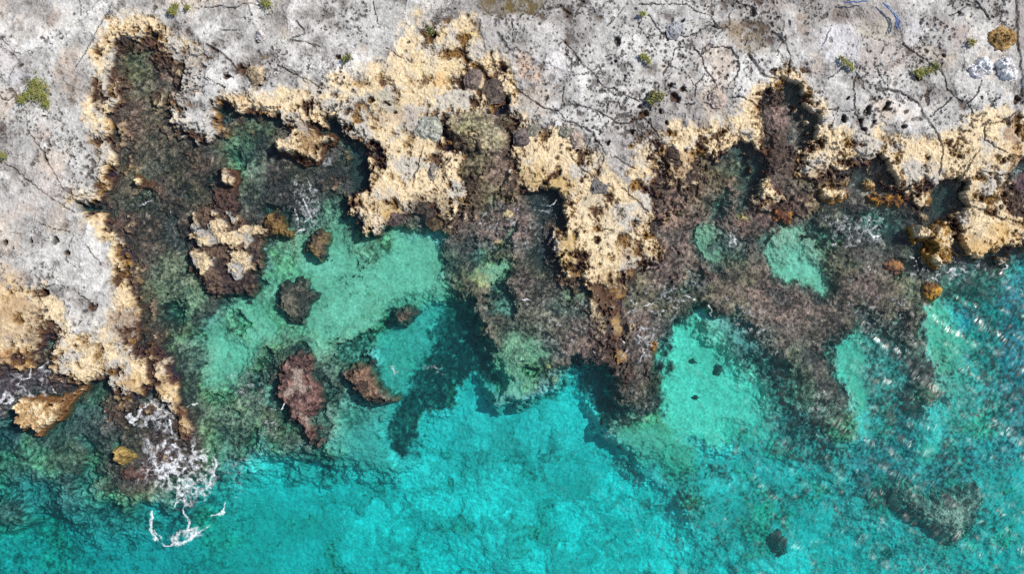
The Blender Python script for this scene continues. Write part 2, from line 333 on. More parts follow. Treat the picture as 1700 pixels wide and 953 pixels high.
    rows = np.where(ly[:, 0] < 800)[0]
    d_ = sdf(LAND, ax[rows[0]:rows[-1] + 1], ay[rows[0]:rows[-1] + 1])
    d[rows[0]:rows[-1] + 1] = d_
    F['land'] = d
    l1 = fbm(lx, ly, 130, 5, 23); l2 = fbm(lx, ly, 22, 5, 24, .62); l3 = fbm(lx, ly, 6, 3, 25, .7)
    g1, g2, gid = worley(lx + w1 * 6, ly + w2 * 6, 13, 5)
    h1, h2, hid = worley(lx + w2 * 4, ly + w1 * 4, 6.5, 6)
    edge = 1 - sstep(8, 52, d + l1 * 26 + l2 * 22)       # ochre rim, wet by spray
    for poly, f, amt in RIM:
        dd = sdf(poly, ax, ay)
        edge = np.maximum(edge, sstep(-f, f, dd + l2 * f + l1 * f) * amt) if amt > 0 else edge * (1 + amt * sstep(-f, f, dd + l2 * f))
    l5 = fbm(lx, ly, 3.4, 2, 46, .8)
    zl = .47 + .06 * l1 + .05 * l2 + .024 * l3 + .011 * l5 - edge * .08 + edge * (.04 * w1 + .02 * l3 + .014 * l5)
    zl -= edge * .16 * sstep(.05, .5, -l2 - .3 * l3)
    # eroded ledges step down to the water: three ragged risers
    s1 = sstep(-1.6, 1.0, d + 3 + 9 * w3 + 5 * l2); s2 = sstep(-1.4, 1.2, d - 5 + 15 * w4 + 14 * l2); s3 = sstep(-2, 1.6, d - 13 + 17 * w3 + 34 * w1 + 14 * l1)
    low = 1 - (.38 * s2 + .62 * s3)
    base = zl - .24 * low * (.55 + .45 * sstep(.0, 30, 34 - d))
    zl = mix(-.4, base, s1 * sstep(-9, -6, d))
    slab_a, slab_b, slab_id = worley(lx + w1 * 26 + w3 * 5, ly + w2 * 26 + w4 * 5, 62, 9)
    zl += .05 * (slab_id - .5) * (1 - edge)
    # colours
    cl = np.empty(c.shape, f32)
    a = sstep(-.35, .3, l1 + .5 * l2); b = sstep(.15, .5, fbm(lx, ly, 70, 5, 27, .6)); e = sstep(.22, .5, fbm(lx, ly, 90, 4, 28, .6)) * .7
    for k in range(3):
        q = mix(A_LILAC[k], A_GREY[k], a); q = mix(q, A_WHITE[k], b * .75); q = mix(q, A_BEIGE[k], e)
        q = q * (1 + .34 * (slab_id - .5)) * (1 + .34 * l2 + .28 * l3 + .22 * l5 + .15 * w3)
        r = mix(A_CREAM[k] * (1.0 + .3 * l3 + .2 * l2 + .25 * l5), A_OCHRE[k], sstep(.05, .5, -l2 - .35 * l3 + .25 * (gid - .5)) * .75)
        r = mix(r, A_GREY[k] * .95, sstep(.0, .35, fbm(lx, ly, 40, 4, 29, .6) + .3 * w3) * .75)
        q = mix(q, r, sstep(.12, .75, edge + l2 * .35 + w3 * .25))
        cl[..., k] = q
    # low brown algae pockets in the rim
    pk = sstep(.3, .55, -l2 + .35 * edge - .25 + .25 * (hid - .5)) * sstep(.5, .95, edge) * (1 - sstep(20, 60, d))
    # fine dark lichen pits
    dens = sstep(-.1, .45, fbm(lx, ly, 95, 4, 31, .6)) + .15
    pit = (1 - sstep(.16, .34, h1 + .25 * l5)) * (hid < .13 * dens * dens) * (1 - .55 * edge) * sstep(4, 12, d)
    pit2 = (1 - sstep(.14, .3, g1 + .3 * l3)) * (gid < .07 * dens) * sstep(4, 12, d)
    gap = np.maximum(sstep(.30, .5, -l2 + .5 * l3) * .7, sstep(.34, .5, -l3 - .25 * l5 - .35 + .45 * dens) * .8)                              # small dark hollows
    hair = (1 - sstep(.0, .05, np.abs(fbm(lx, ly, 60, 4, 33, .55)))) * sstep(.0, .3, fbm(lx, ly, 140, 2, 34)) * .35
    dk = np.maximum.reduce([pit * .85, pit2 * .9, gap * (.35 + .65 * dens), hair]) 
    vg1, vg2, vid = worley(lx + w1 * 26 + w3 * 5, ly + w2 * 26 + w4 * 5, 62, 9)
    net = (1 - sstep(.008, .034, vg2 - vg1)) * sstep(-.15, .1, fbm(lx, ly, 80, 3, 37)) * (1 - edge * .6) * sstep(6, 16, d)
    dk = np.maximum(dk, net * .75)
    zl -= .06 * np.maximum(pit, pit2) + .05 * gap + .02 * hair + .03 * net
    # traced cracks
    ix = slice(np.searchsorted(lx[0], -60), np.searchsorted(lx[0], 1760))
    cw = np.zeros(lx.shape, f32)
    qx = lx + w1 * 5 + w3 * 2.2; qy = ly + w2 * 5 + w4 * 2.2
    col_l = lx[0]; row_l = ly[:, 0]
    for pl in CRACKS:
        q = np.array([t[:2] for t in pl])
        cs = np.where((col_l > q[:, 0].min() - 14) & (col_l < q[:, 0].max() + 14))[0]; rs = np.where((row_l > q[:, 1].min() - 14) & (row_l < q[:, 1].max() + 14))[0]
        if len(cs) < 2 or len(rs) < 2: continue
        s = (slice(rs[0], rs[-1] + 1), slice(cs[0], cs[-1] + 1))
        cw[s] = np.maximum(cw[s], (1 - sstep(.35, 1.0, pline(pl, qx[s], qy[s]))) * np.clip(.9 + .9 * w3[s], .6, 1))
    for hx, hy, rx, ry in HOLES:
        cs = np.where(np.abs(col_l - hx) < rx * 2 + 8)[0]; rs = np.where(np.abs(row_l - hy) < ry * 2 + 8)[0]
        if len(cs) < 2 or len(rs) < 2: continue
        s = (slice(rs[0], rs[-1] + 1), slice(cs[0], cs[-1] + 1))
        rr = np.sqrt(((qx[s] - hx) / rx) ** 2 + ((qy[s] - hy) / ry) ** 2) + l2[s] * .5 + w3[s] * .7 + .1
        t = 1 - sstep(.75, 1.1, rr)
        cw[s] = np.maximum(cw[s], t); zl[s] -= t * .12
    zl -= cw * .08
    for k in range(3):
        cl[..., k] = mix(cl[..., k], (.085, .072, .068)[k], dk)
        cl[..., k] = mix(cl[..., k], (.06, .048, .044)[k], cw * .9)
        cl[..., k] = mix(cl[..., k], A_RUST[k], pk * .8)
    # land zones with own colour or height
    G = dict(xr=lx[0], yr=ly[:, 0], wx=ax, wy=ay, n2=l2, n3=w3, z=zl, c=cl)
    for o in ONLAND: paint(G, o['p'], o['f'] + 3, None if o.get('z') is None else o['z'] * .62, o.get('c'), o.get('w', 1) * (1 if o.get('w', 1) >= .95 else .8), 1 if o.get('w', 1) >= .95 else .55, rag=1.6)
    cl *= np.where(np.zeros(1) == 0, (1 + .12 * l3)[..., None], 1)
    # cliff foot: golden / rust algae just above the water
    wob = l2 * .22 + w1 * .12
    lowz = zl + wob
    for k in range(3):
        q = mix(A_RUST[k], A_GOLD[k], sstep(.15, .45, w2 + .1))
        cl[..., k] = mix(q * (1 + .5 * l3), cl[..., k], sstep(.13, .33, lowz))
        cl[..., k] = mix(A_PURP[k] * (1 + .6 * l3), cl[..., k], sstep(-.08, .12, lowz))
    zl = np.where(d < -8.5, -3, zl)
    up = (zl > z) & (s1 > .3) & (d > -8.5)
    z = np.where(up, zl, z)
    # rust stain ring at the cliff foot, painted near-black like shade in gaps
    ring = sstep(-20, -2, d + 16 * l2 - 3 + 6 * w3) * (d <= -1)
    for k in range(3):
        c[..., k] = np.where(up, cl[..., k], mix(c[..., k], mix(A_RUST[k] * .6, A_DARK[k], sstep(-.2, .3, w1)), ring * .85))
    for poly in SHADE_NOTCHES:      # recesses under the rim, sunk and painted near-black as cast shade
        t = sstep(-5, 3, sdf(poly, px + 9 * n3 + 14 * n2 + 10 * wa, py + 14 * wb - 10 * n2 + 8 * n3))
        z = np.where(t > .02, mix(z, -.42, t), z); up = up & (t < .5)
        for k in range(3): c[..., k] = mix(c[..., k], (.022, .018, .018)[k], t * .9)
    F['z'] = z; F['c'] = np.clip(c, .012, .86); F['X'] = X; F['Y'] = Y; F['up'] = up
    return F

SHADE_NOTCHES = [
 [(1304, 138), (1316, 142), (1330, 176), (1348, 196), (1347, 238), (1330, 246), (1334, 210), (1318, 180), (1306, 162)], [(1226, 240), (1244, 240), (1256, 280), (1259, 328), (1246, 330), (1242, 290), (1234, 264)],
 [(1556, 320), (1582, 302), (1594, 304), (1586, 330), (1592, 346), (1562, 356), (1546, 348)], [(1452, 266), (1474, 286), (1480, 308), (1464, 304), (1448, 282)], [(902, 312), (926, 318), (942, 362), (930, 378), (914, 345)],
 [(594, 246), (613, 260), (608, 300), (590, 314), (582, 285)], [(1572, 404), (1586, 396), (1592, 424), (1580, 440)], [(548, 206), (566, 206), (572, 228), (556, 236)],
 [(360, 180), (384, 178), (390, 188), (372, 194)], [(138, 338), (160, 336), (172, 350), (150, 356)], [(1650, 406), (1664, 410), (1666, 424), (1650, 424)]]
RIM = [
 ([(690, 20), (790, 20), (815, 90), (830, 190), (740, 210), (700, 160), (680, 80)], 26, .95),
 ([(600, 120), (700, 90), (780, 200), (700, 260), (560, 240)], 26, .75),
 ([(610, 200), (740, 190), (775, 260), (760, 370), (600, 390), (560, 330), (600, 290)], 22, .75),
 ([(850, 190), (930, 215), (1000, 250), (1060, 330), (1100, 350), (1110, 440), (1030, 500), (940, 470), (910, 380), (930, 310), (850, 310)], 18, .9),
 ([(470, 140), (640, 120), (700, 190), (620, 240), (470, 200)], 24, .8),
 ([(-900, 440), (60, 470), (110, 500), (200, 520), (240, 560), (320, 600), (320, 740), (-900, 640)], 14, .85),
 ([(1340, 220), (1450, 215), (1560, 225), (1640, 190), (1900, 170), (1900, 480), (1500, 480), (1380, 320)], 22, .9),
 ([(1100, 200), (1240, 190), (1270, 240), (1100, 300)], 16, .85),
 ([(270, 80), (360, 80), (360, 230), (270, 230)], 14, -.75),
 ([(860, 60), (960, 60), (960, 170), (860, 170)], 20, -.8),
 ([(-900, 300), (150, 330), (150, 440), (-900, 450)], 20, -.7),
 ([(110, 400), (180, 400), (175, 540), (110, 560)], 10, -.8),
]
ONLAND = [
 dict(p=[(800, -12), (905, -12), (905, 8), (880, 18), (840, 22), (812, 27), (800, 22)], f=3, z=.60, c=(.13, .095, .035)),
 dict(p=blob(855, 55, 30, 14, -10), f=10, c=(.34, .34, .32), w=.6),
 dict(p=[(862, 90), (880, 92), (885, 108), (900, 118), (900, 132), (880, 136), (868, 128), (860, 105)], f=4, c=(.66, .46, .32), w=.9),
 dict(p=[(905, 95), (922, 84), (940, 108), (942, 128), (935, 146), (915, 144), (902, 125)], f=4, c=(.74, .72, .70), w=.9),
 dict(p=blob(730, 115, 38, 20, 0), f=12, c=(.66, .52, .28), w=.75), dict(p=blob(732, 132, 10, 8), f=5, c=(.6, .36, .14), w=.8),
 dict(p=blob(778, 58, 14, 10), f=5, c=(.66, .5, .2), w=.8), dict(p=blob(760, 85, 16, 12, 30), f=6, c=(.68, .54, .28), w=.8),
 dict(p=blob(785, 130, 9, 15), f=4, c=(.17, .13, .12), w=.9, z=.8), dict(p=blob(820, 150, 15, 18), f=4, c=(.13, .1, .085), w=.95, z=.45),
 dict(p=blob(822, 180, 7, 25), f=4, c=(.07, .055, .05), w=1, z=.2), dict(p=blob(842, 215, 9, 18), f=4, c=(.06, .045, .045), w=1, z=.2),
 dict(p=blob(84, 26, 13, 12), f=3, c=(.15, .055, .02), w=.95, z=.85), dict(p=[(40, 30), (70, 8), (100, 8), (110, 40), (60, 45), (20, 60)], f=6, c=(.6, .55, .48), w=.6),
 dict(p=blob(112, 130, 17, 33, -5), f=7, c=(.42, .33, .26), w=.85), dict(p=blob(10, 95, 18, 32), f=4, c=(.6, .56, .54), w=.8, z=1.08), dict(p=blob(85, 300, 35, 26), f=12, c=(.42, .33, .28), w=.5),
 dict(p=blob(68, 222, 16, 14), f=8, c=(.5, .33, .24), w=.5), dict(p=blob(35, 130, 22, 14), f=6, c=(.5, .5, .52), w=.7), dict(p=blob(60, 345, 45, 25), f=15, c=(.36, .31, .3), w=.5),
 dict(p=[(1205, 36), (1240, 34), (1272, 40), (1276, 70), (1262, 92), (1245, 85), (1225, 70), (1210, 55)], f=5, c=(.22, .155, .08), w=.9, z=.78),
 dict(p=[(1230, 32), (1272, 34), (1278, 55), (1262, 48), (1240, 42)], f=3, c=(.07, .05, .04), w=.8, z=.7),
 dict(p=blob(1192, 160, 15, 10), f=4, c=(.5, .34, .26), w=.8), dict(p=blob(1356, 105, 15, 20), f=4, c=(.42, .32, .25), w=.8), dict(p=blob(1335, 35, 10, 18), f=4, c=(.3, .22, .16), w=.8),
 dict(p=blob(1290, 5, 20, 10), f=5, c=(.36, .29, .25), w=.8), dict(p=blob(1120, 46, 12, 9), f=3, c=(.36, .36, .4), w=.7),
 dict(p=[(1400, 15), (1440, 5), (1480, 30), (1460, 60), (1420, 60), (1395, 35)], f=8, c=(.28, .22, .19), w=.7), dict(p=blob(1455, 45, 30, 14), f=6, c=(.55, .52, .42), w=.8),
 dict(p=[(1365, 45), (1400, 38), (1430, 60), (1430, 100), (1390, 110), (1365, 90)], f=6, c=(.58, .57, .59), w=.8), dict(p=[(1505, 25), (1540, 35), (1530, 65), (1515, 80), (1505, 50)], f=5, c=(.58, .57, .58), w=.7),
 dict(p=blob(1560, 30, 18, 12), f=7, c=(.14, .1, .08), w=.7), dict(p=blob(1600, 60, 20, 14), f=8, c=(.3, .2, .17), w=.6), dict(p=blob(1475, 95, 45, 22), f=10, c=(.36, .27, .23), w=.55),
 dict(p=blob(1392, 18, 10, 14), f=5, c=(.12, .07, .05), w=.8), dict(p=blob(1700, 20, 14, 60), f=5, c=(.15, .12, .11), w=.7, z=.7), dict(p=blob(1684, 220, 9, 30), f=4, c=(.3, .14, .03), w=.8, z=.6), dict(p=blob(1700, 140, 10, 16), f=4, c=(.3, .3, .32), w=.7),
 dict(p=[(748, 200), (826, 195), (840, 210), (846, 300), (856, 330), (776, 336), (776, 262), (768, 246), (750, 240)], f=4, c=(.2, .16, .11), w=.9, z=.28),
 dict(p=[(752, 204), (822, 200), (838, 240), (770, 242)], f=4, c=(.30, .25, .165), w=.9, z=.5),
 dict(p=blob(1020, 380, 60, 20, 40), f=14, c=(.55, .5, .4), w=.4), dict(p=blob(990, 320, 24, 20), f=6, c=(.35, .33, .28), w=.5), dict(p=blob(880, 290, 30, 16), f=6, c=(.42, .27, .07), w=.85, z=.6),
 dict(p=blob(930, 305, 22, 18), f=6, c=(.42, .27, .07), w=.8, z=.6), dict(p=blob(945, 420, 14, 30), f=5, c=(.4, .25, .06), w=.8, z=.55), dict(p=blob(1010, 480, 22, 30, 20), f=6, c=(.3, .17, .045), w=.85, z=.45),
 dict(p=blob(1050, 420, 26, 14), f=6, c=(.35, .2, .05), w=.7, z=.5), dict(p=[(985, 470), (1036, 470), (1034, 560), (1046, 610), (1015, 610), (1005, 540)], f=4, c=(.10, .062, .035), w=1, z=.22), dict(p=[(1026, 490), (1036, 490), (1034, 560), (1044, 600), (1034, 600), (1024, 570)], f=4, c=(.45, .3, .12), w=.9, z=.4), dict(p=blob(680, 365, 40, 14), f=5, c=(.25, .14, .06), w=.8, z=.3), dict(p=blob(645, 345, 20, 16), f=5, c=(.46, .3, .09), w=.8, z=.6),
 dict(p=blob(710, 345, 34, 26), f=4, c=(.09, .065, .05), w=.9, z=.25), dict(p=blob(730, 330, 7, 28), f=4, c=A_CREAM, w=.9, z=.7), dict(p=blob(706, 310, 12, 20), f=5, c=A_CREAM, w=.9, z=.75),
 dict(p=blob(10, 490, 26, 40), f=8, c=(.55, .36, .16), w=.7, z=.75), dict(p=blob(20, 530, 45, 35), f=10, c=(.3, .2, .12), w=.7, z=.5), dict(p=blob(20, 595, 32, 16), f=5, c=(.42, .2, .04), w=.9, z=.35),
 dict(p=blob(205, 545, 22, 26), f=6, c=(.2, .11, .05), w=.85, z=.4), dict(p=blob(205, 470, 10, 40, -10), f=5, c=(.62, .48, .3), w=.6), dict(p=blob(225, 640, 30, 14, 10), f=6, c=(.42, .25, .07), w=.85, z=.45), dict(p=blob(300, 700, 12, 34, -12), f=4, c=(.4, .24, .07), w=.9, z=.35),
 dict(p=blob(270, 640, 14, 14), f=5, c=(.45, .27, .08), w=.7, z=.5), dict(p=blob(60, 560, 20, 14), f=6, c=(.12, .08, .06), w=.8, z=.3),
 dict(p=blob(410, 110, 26, 16), f=8, c=(.25, .19, .16), w=.6, z=.85), dict(p=blob(423, 122, 12, 12), f=4, c=(.5, .42, .3), w=.8, z=1.0),
 dict(p=blob(660, 190, 44, 16), f=8, c=(.3, .23, .2), w=.6, z=.7), dict(p=blob(640, 170, 30, 16), f=6, c=(.3, .27, .14), w=.5),
 dict(p=[(1268, 165), (1305, 150), (1330, 182), (1345, 200), (1345, 240), (1325, 270), (1320, 330), (1295, 315), (1275, 262), (1272, 215)], f=4, c=(.15, .115, .11), w=.0, z=None),
 dict(p=[(1600, 385), (1640, 400), (1660, 370), (1700, 372), (1700, 420), (1640, 420), (1600, 425)], f=6, c=(.5, .29, .06), w=.75, z=.5), dict(p=blob(1690, 290, 10, 50, 8), f=4, c=(.4, .22, .06), w=.6, z=.6),
 dict(p=blob(1130, 270, 26, 16, -20), f=6, c=(.25, .13, .05), w=.8, z=.45), dict(p=blob(1370, 290, 24, 10), f=5, c=(.45, .28, .08), w=.7, z=.5), dict(p=blob(360, 185, 6, 24), f=3, c=(.5, .38, .2), w=.8), dict(p=blob(410, 165, 50, 14), f=7, c=A_CREAM, w=.85),
]
EXTRA += [
 dict(p=blob(1566, 856, 80, 44, 20), f=34, z=-1.7, c=(.30, .30, .28), w=.9), dict(p=blob(495, 668, 58, 96, 5), f=24, z=-.75, c=(.15, .15, .12), w=.85), dict(p=blob(612, 645, 60, 48, 20), f=18, z=-.95, c=(.15, .17, .14), w=.85),
 dict(p=[(195, 300), (300, 250), (470, 240), (560, 230), (600, 330), (500, 380), (440, 400), (430, 480), (340, 520), (230, 520), (210, 400)], f=18, z=-.1, c=(.075, .055, .052), w=.85),
 dict(p=blob(490, 505, 48, 56), f=12, z=-1.0, c=(.28, .32, .22), w=.6), dict(p=blob(525, 405, 34, 40), f=12, z=-.8, c=(.15, .15, .11), w=.8), dict(p=blob(355, 420, 75, 95), f=14, z=-.3, c=(.085, .062, .055), w=.85),
 dict(p=[(742, 190), (860, 190), (858, 240), (862, 330), (760, 350), (760, 240)], f=8, z=.10, c=(.17, .125, .095)),
 dict(p=[(744, 190), (840, 190), (838, 244), (768, 246)], f=6, z=.34, c=(.33, .275, .19)),
 # left inlet pools
 dict(p=[(208, 66), (245, 64), (252, 120), (262, 170), (270, 215), (300, 240), (300, 262), (240, 270), (215, 240), (225, 180), (212, 120)], f=14, z=-.22, c=(.15, .125, .085)),
 dict(p=blob(275, 120, 22, 22), f=8, z=-.1, c=(.17, .11, .09)), dict(p=blob(208, 140, 12, 40), f=6, z=-.1, c=(.11, .07, .05)), dict(p=blob(215, 200, 22, 30), f=8, z=-.15, c=(.14, .09, .075)), dict(p=blob(200, 70, 12, 16), f=5, z=.0, c=(.08, .035, .02)),
 dict(p=[(195, 255), (260, 250), (300, 240), (330, 262), (290, 290), (240, 300), (230, 330), (160, 345), (150, 338), (180, 320), (200, 290)], f=14, z=-.22, c=(.135, .12, .085)),
 dict(p=[(145, 338), (200, 330), (250, 335), (240, 350), (165, 356)], f=8, z=-.5, c=(.1, .1, .09)),
 dict(p=[(385, 225), (425, 222), (436, 262), (428, 290), (400, 292), (376, 268)], f=12, z=-.7, c=(.42, .47, .35)),
 dict(p=[(400, 195), (470, 200), (450, 225), (440, 300), (500, 320), (470, 350), (380, 345), (370, 215)], f=14, z=-.35, c=(.14, .14, .115), w=.7),
 dict(p=blob(270, 325, 34, 12, 20), f=6, z=-.05, c=(.2, .09, .07)), dict(p=blob(190, 375, 26, 12, 20), f=6, z=-.05, c=(.15, .07, .07)),
 dict(p=blob(540, 250, 22, 30), f=8, z=-.3, c=A_PLUM), dict(p=blob(590, 275, 22, 34), f=6, z=-1.2, c=(.055, .06, .07)), dict(p=blob(500, 330, 40, 30), f=10, z=-.3, c=(.085, .075, .07)),
 dict(p=blob(560, 300, 30, 20), f=8, z=-.3, c=(.1, .07, .075)), dict(p=blob(555, 215, 16, 22), f=5, z=-.9, c=(.07, .07, .08)),
 dict(p=[(265, 430), (300, 420), (330, 450), (335, 500), (310, 520), (270, 490), (262, 450)], f=16, z=-.6, c=(.33, .38, .24)),
 dict(p=[(235, 545), (285, 540), (295, 580), (260, 590), (235, 580)], f=8, z=-.35, c=(.13, .1, .09)),
 dict(p=[(300, 560), (345, 540), (400, 560), (450, 610), (440, 690), (400, 740), (330, 730), (300, 640)], f=22, z=-.55, c=(.24, .25, .18), w=.8),
 # the green middle lagoon
 dict(p=[(345, 545), (400, 508), (432, 455), (442, 400), (500, 392), (540, 345), (575, 350), (600, 385), (650, 385), (710, 400), (736, 440), (736, 482), (700, 508), (640, 518), (612, 570), (560, 606), (525, 616), (505, 585), (470, 565), (430, 600), (400, 622), (355, 640), (335, 600)], f=18, z=-.9, c=A_GREENB),
 dict(p=[(510, 420), (560, 400), (620, 440), (640, 500), (590, 560), (540, 600), (520, 560), (545, 500), (530, 460)], f=22, z=-1.1, c=(.62, .66, .5), w=.7),
 dict(p=[(650, 395), (705, 405), (728, 445), (725, 475), (680, 495), (640, 470)], f=14, z=-1.15, c=(.55, .62, .46), w=.7),
 dict(p=[(350, 560), (420, 520), (450, 560), (400, 610), (355, 630)], f=18, z=-1.2, c=(.5, .6, .45), w=.7),
 dict(p=blob(615, 410, 22, 14), f=8, z=-.8, c=(.17, .2, .13), w=.7), dict(p=blob(470, 415, 30, 16), f=10, z=-.7, c=(.3, .33, .2), w=.7), dict(p=blob(395, 540, 22, 16), f=8, z=-.7, c=(.16, .22, .12), w=.7), dict(p=blob(560, 340, 26, 40, -20), f=14, z=-.9, c=(.16, .25, .18), w=.75),
 dict(p=[(545, 590), (600, 560), (640, 520), (660, 510), (640, 560), (600, 600), (560, 640), (540, 660)], f=10, z=-.6, c=(.16, .16, .11), w=.85), dict(p=blob(545, 650, 30, 60), f=14, z=-1.0, c=(.2, .24, .18), w=.8), dict(p=blob(440, 650, 34, 50), f=16, z=-.5, c=(.15, .13, .11), w=.8),
 dict(p=blob(590, 700, 50, 26), f=14, z=-1.3, c=(.3, .34, .26), w=.8),
 # cast shadows of the reefs, painted dark on the deep sand beside them
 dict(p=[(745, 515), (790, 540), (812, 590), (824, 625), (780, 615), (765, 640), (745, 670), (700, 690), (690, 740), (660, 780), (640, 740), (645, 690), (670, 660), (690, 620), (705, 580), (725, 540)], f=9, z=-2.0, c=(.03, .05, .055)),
 dict(p=[(620, 560), (660, 520), (725, 515), (745, 520), (715, 570), (690, 630), (640, 660), (625, 620)], f=14, z=-1.7, c=(.3, .36, .32)),
 dict(p=[(958, 612), (985, 612), (1010, 640), (1018, 680), (1000, 700), (985, 660), (965, 650)], f=6, z=-2.3, c=(.07, .09, .12)),  # shadow left of the reef, painted dark blue on the bed
 dict(p=blob(525, 765, 40, 16), f=10, z=-2.0, c=(.1, .12, .11), w=.9), dict(p=blob(527, 800, 9, 14), f=4, z=-2.2, c=(.06, .07, .07), w=.9), dict(p=blob(590, 745, 26, 18), f=12, z=-1.8, c=(.25, .28, .22), w=.8),
 # middle reef patches
 dict(p=[(825, 590), (850, 560), (880, 560), (905, 590), (885, 630), (862, 652), (842, 652), (828, 625)], f=12, z=-.95, c=(.42, .5, .33)), dict(p=blob(875, 610, 12, 18), f=7, z=-.7, c=(.15, .17, .14), w=.8),
 dict(p=blob(815, 450, 30, 11), f=5, z=-.6, c=(.4, .52, .36)), dict(p=blob(795, 460, 10, 14), f=5, z=-.2, c=(.4, .36, .2), w=.8), dict(p=blob(793, 418, 12, 16), f=7, z=-.6, c=(.15, .24, .2), w=.85), dict(p=blob(860, 545, 60, 40), f=30, z=-.4, c=(.2, .2, .14), w=.5), dict(p=blob(800, 545, 30, 20), f=10, z=-.2, c=(.2, .15, .12), w=.7),
 dict(p=[(895, 312), (930, 318), (945, 365), (925, 400), (930, 440), (905, 450), (885, 420), (900, 370), (885, 330)], f=10, z=-.5, c=(.045, .038, .05)), dict(p=blob(955, 500, 40, 20), f=14, z=-.5, c=(.16, .18, .15), w=.6),
 # right pools, with cliff shade painted near-black beside them
 dict(p=[(1158, 372), (1175, 368), (1190, 385), (1200, 400), (1205, 425), (1195, 445), (1170, 430), (1155, 405)], f=7, z=-.8, c=(.48, .56, .4)), dict(p=blob(1215, 412, 24, 22), f=12, z=-.5, c=(.13, .13, .13), w=.8),
 dict(p=[(1275, 405), (1300, 385), (1330, 382), (1360, 400), (1365, 440), (1362, 488), (1345, 488), (1325, 462), (1295, 452), (1272, 432)], f=7, z=-.9, c=(.5, .62, .48)),
 dict(p=[(1205, 252), (1240, 245), (1256, 300), (1258, 335), (1225, 332), (1205, 290)], f=8, z=-.7, c=(.07, .075, .07)),
 dict(p=[(1272, 165), (1305, 152), (1330, 185), (1345, 205), (1342, 240), (1300, 245), (1275, 215)], f=6, z=-.15, c=(.12, .105, .095)), dict(p=blob(1295, 280, 24, 36), f=7, z=.12, c=(.12, .08, .085)), dict(p=blob(1288, 195, 12, 18), f=6, z=.05, c=(.2, .14, .12)),
 dict(p=[(1095, 290), (1200, 270), (1215, 330), (1160, 360), (1095, 380), (1080, 380)], f=16, z=-.05, c=(.19, .135, .105)), dict(p=[(1180, 345), (1290, 350), (1300, 400), (1240, 400), (1200, 370)], f=14, z=-.1, c=(.17, .105, .09), w=.8),
 dict(p=blob(1430, 290, 40, 22), f=8, z=-.1, c=(.085, .07, .066)), dict(p=[(1340, 350), (1500, 335), (1570, 340), (1540, 400), (1520, 440), (1440, 440), (1350, 400)], f=16, z=-.2, c=(.10, .09, .085)), dict(p=blob(1455, 370, 36, 20), f=12, z=-.7, c=(.2, .27, .22), w=.8), dict(p=blob(1560, 350, 26, 12, -20), f=6, z=-.1, c=(.12, .085, .09)),
 dict(p=[(1610, 440), (1680, 440), (1640, 480), (1560, 500), (1560, 460)], f=16, z=-.4, c=(.13, .13, .12), w=.7), dict(p=blob(1700, 315, 26, 40), f=6, z=.02, c=(.085, .055, .07)), dict(p=[(1530, 350), (1560, 318), (1585, 300), (1596, 330), (1580, 362), (1550, 372)], f=6, z=-.5, c=(.02, .016, .02)), dict(p=[(1420, 268), (1450, 266), (1476, 300), (1462, 318), (1425, 310)], f=6, z=-.4, c=(.03, .027, .03)), dict(p=[(1312, 135), (1332, 180), (1348, 215), (1342, 262), (1325, 250), (1318, 190)], f=4, z=-.2, c=(.05, .038, .035)), dict(p=[(1236, 242), (1250, 262), (1258, 325), (1244, 322), (1240, 280)], f=4, z=-.25, c=(.016, .014, .016)), dict(p=blob(1375, 345, 40, 10), f=5, z=-.2, c=(.03, .024, .026)), dict(p=blob(1580, 405, 10, 26), f=5, z=-.2, c=(.02, .016, .02)),  # near-black strips along the walls paint the cliffs' cast shade into the colour
 dict(p=[(1010, 620), (1100, 620), (1100, 710), (1020, 700)], f=14, z=-.25, c=(.13, .09, .08), w=.8), dict(p=[(1035, 700), (1110, 700), (1150, 740), (1160, 790), (1120, 800), (1075, 770), (1035, 730)], f=16, z=-1.5, c=(.33, .36, .25), w=.9),
 dict(p=[(1110, 790), (1160, 780), (1190, 840), (1180, 880), (1150, 870), (1120, 830)], f=20, z=-2.2, c=(.16, .17, .14), w=.75), dict(p=blob(1155, 845, 16, 14), f=8, z=-1.2, c=(.22, .2, .1), w=.7), dict(p=blob(1085, 790, 8, 14), f=6, z=-2, c=(.1, .1, .1), w=.6),
 # the big turquoise pool and its neighbours
 dict(p=[(1106, 640), (1110, 580), (1132, 542), (1172, 526), (1210, 540), (1240, 572), (1280, 610), (1308, 680), (1290, 730), (1220, 750), (1150, 738), (1106, 705)], f=10, z=-1.6, c=(.68, .74, .6)),
 dict(p=blob(1180, 545, 12, 14), f=6, z=-1.0, c=(.15, .22, .17), w=.8),
 dict(p=[(1200, 535), (1262, 575), (1300, 625), (1330, 690), (1360, 735), (1320, 745), (1290, 690), (1265, 620), (1220, 575)], f=14, z=-.8, c=(.09, .10, .105), w=.9),
 dict(p=[(1388, 580), (1420, 562), (1455, 575), (1445, 620), (1455, 660), (1440, 700), (1420, 720), (1425, 690), (1412, 650)], f=14, z=-1.5, c=(.62, .68, .54)), dict(p=[(1450, 560), (1530, 600), (1545, 660), (1540, 720), (1500, 720), (1460, 700), (1450, 620)], f=20, z=-1.2, c=(.13, .15, .14), w=.85),
 dict(p=[(1542, 510), (1570, 500), (1590, 540), (1615, 560), (1612, 600), (1600, 618), (1562, 612), (1550, 580)], f=8, z=-1.0, c=(.5, .6, .46)), dict(p=[(1600, 500), (1660, 480), (1720, 470), (1740, 700), (1690, 740), (1650, 640), (1620, 560)], f=24, z=-1.6, c=(.06, .10, .16), w=.85),
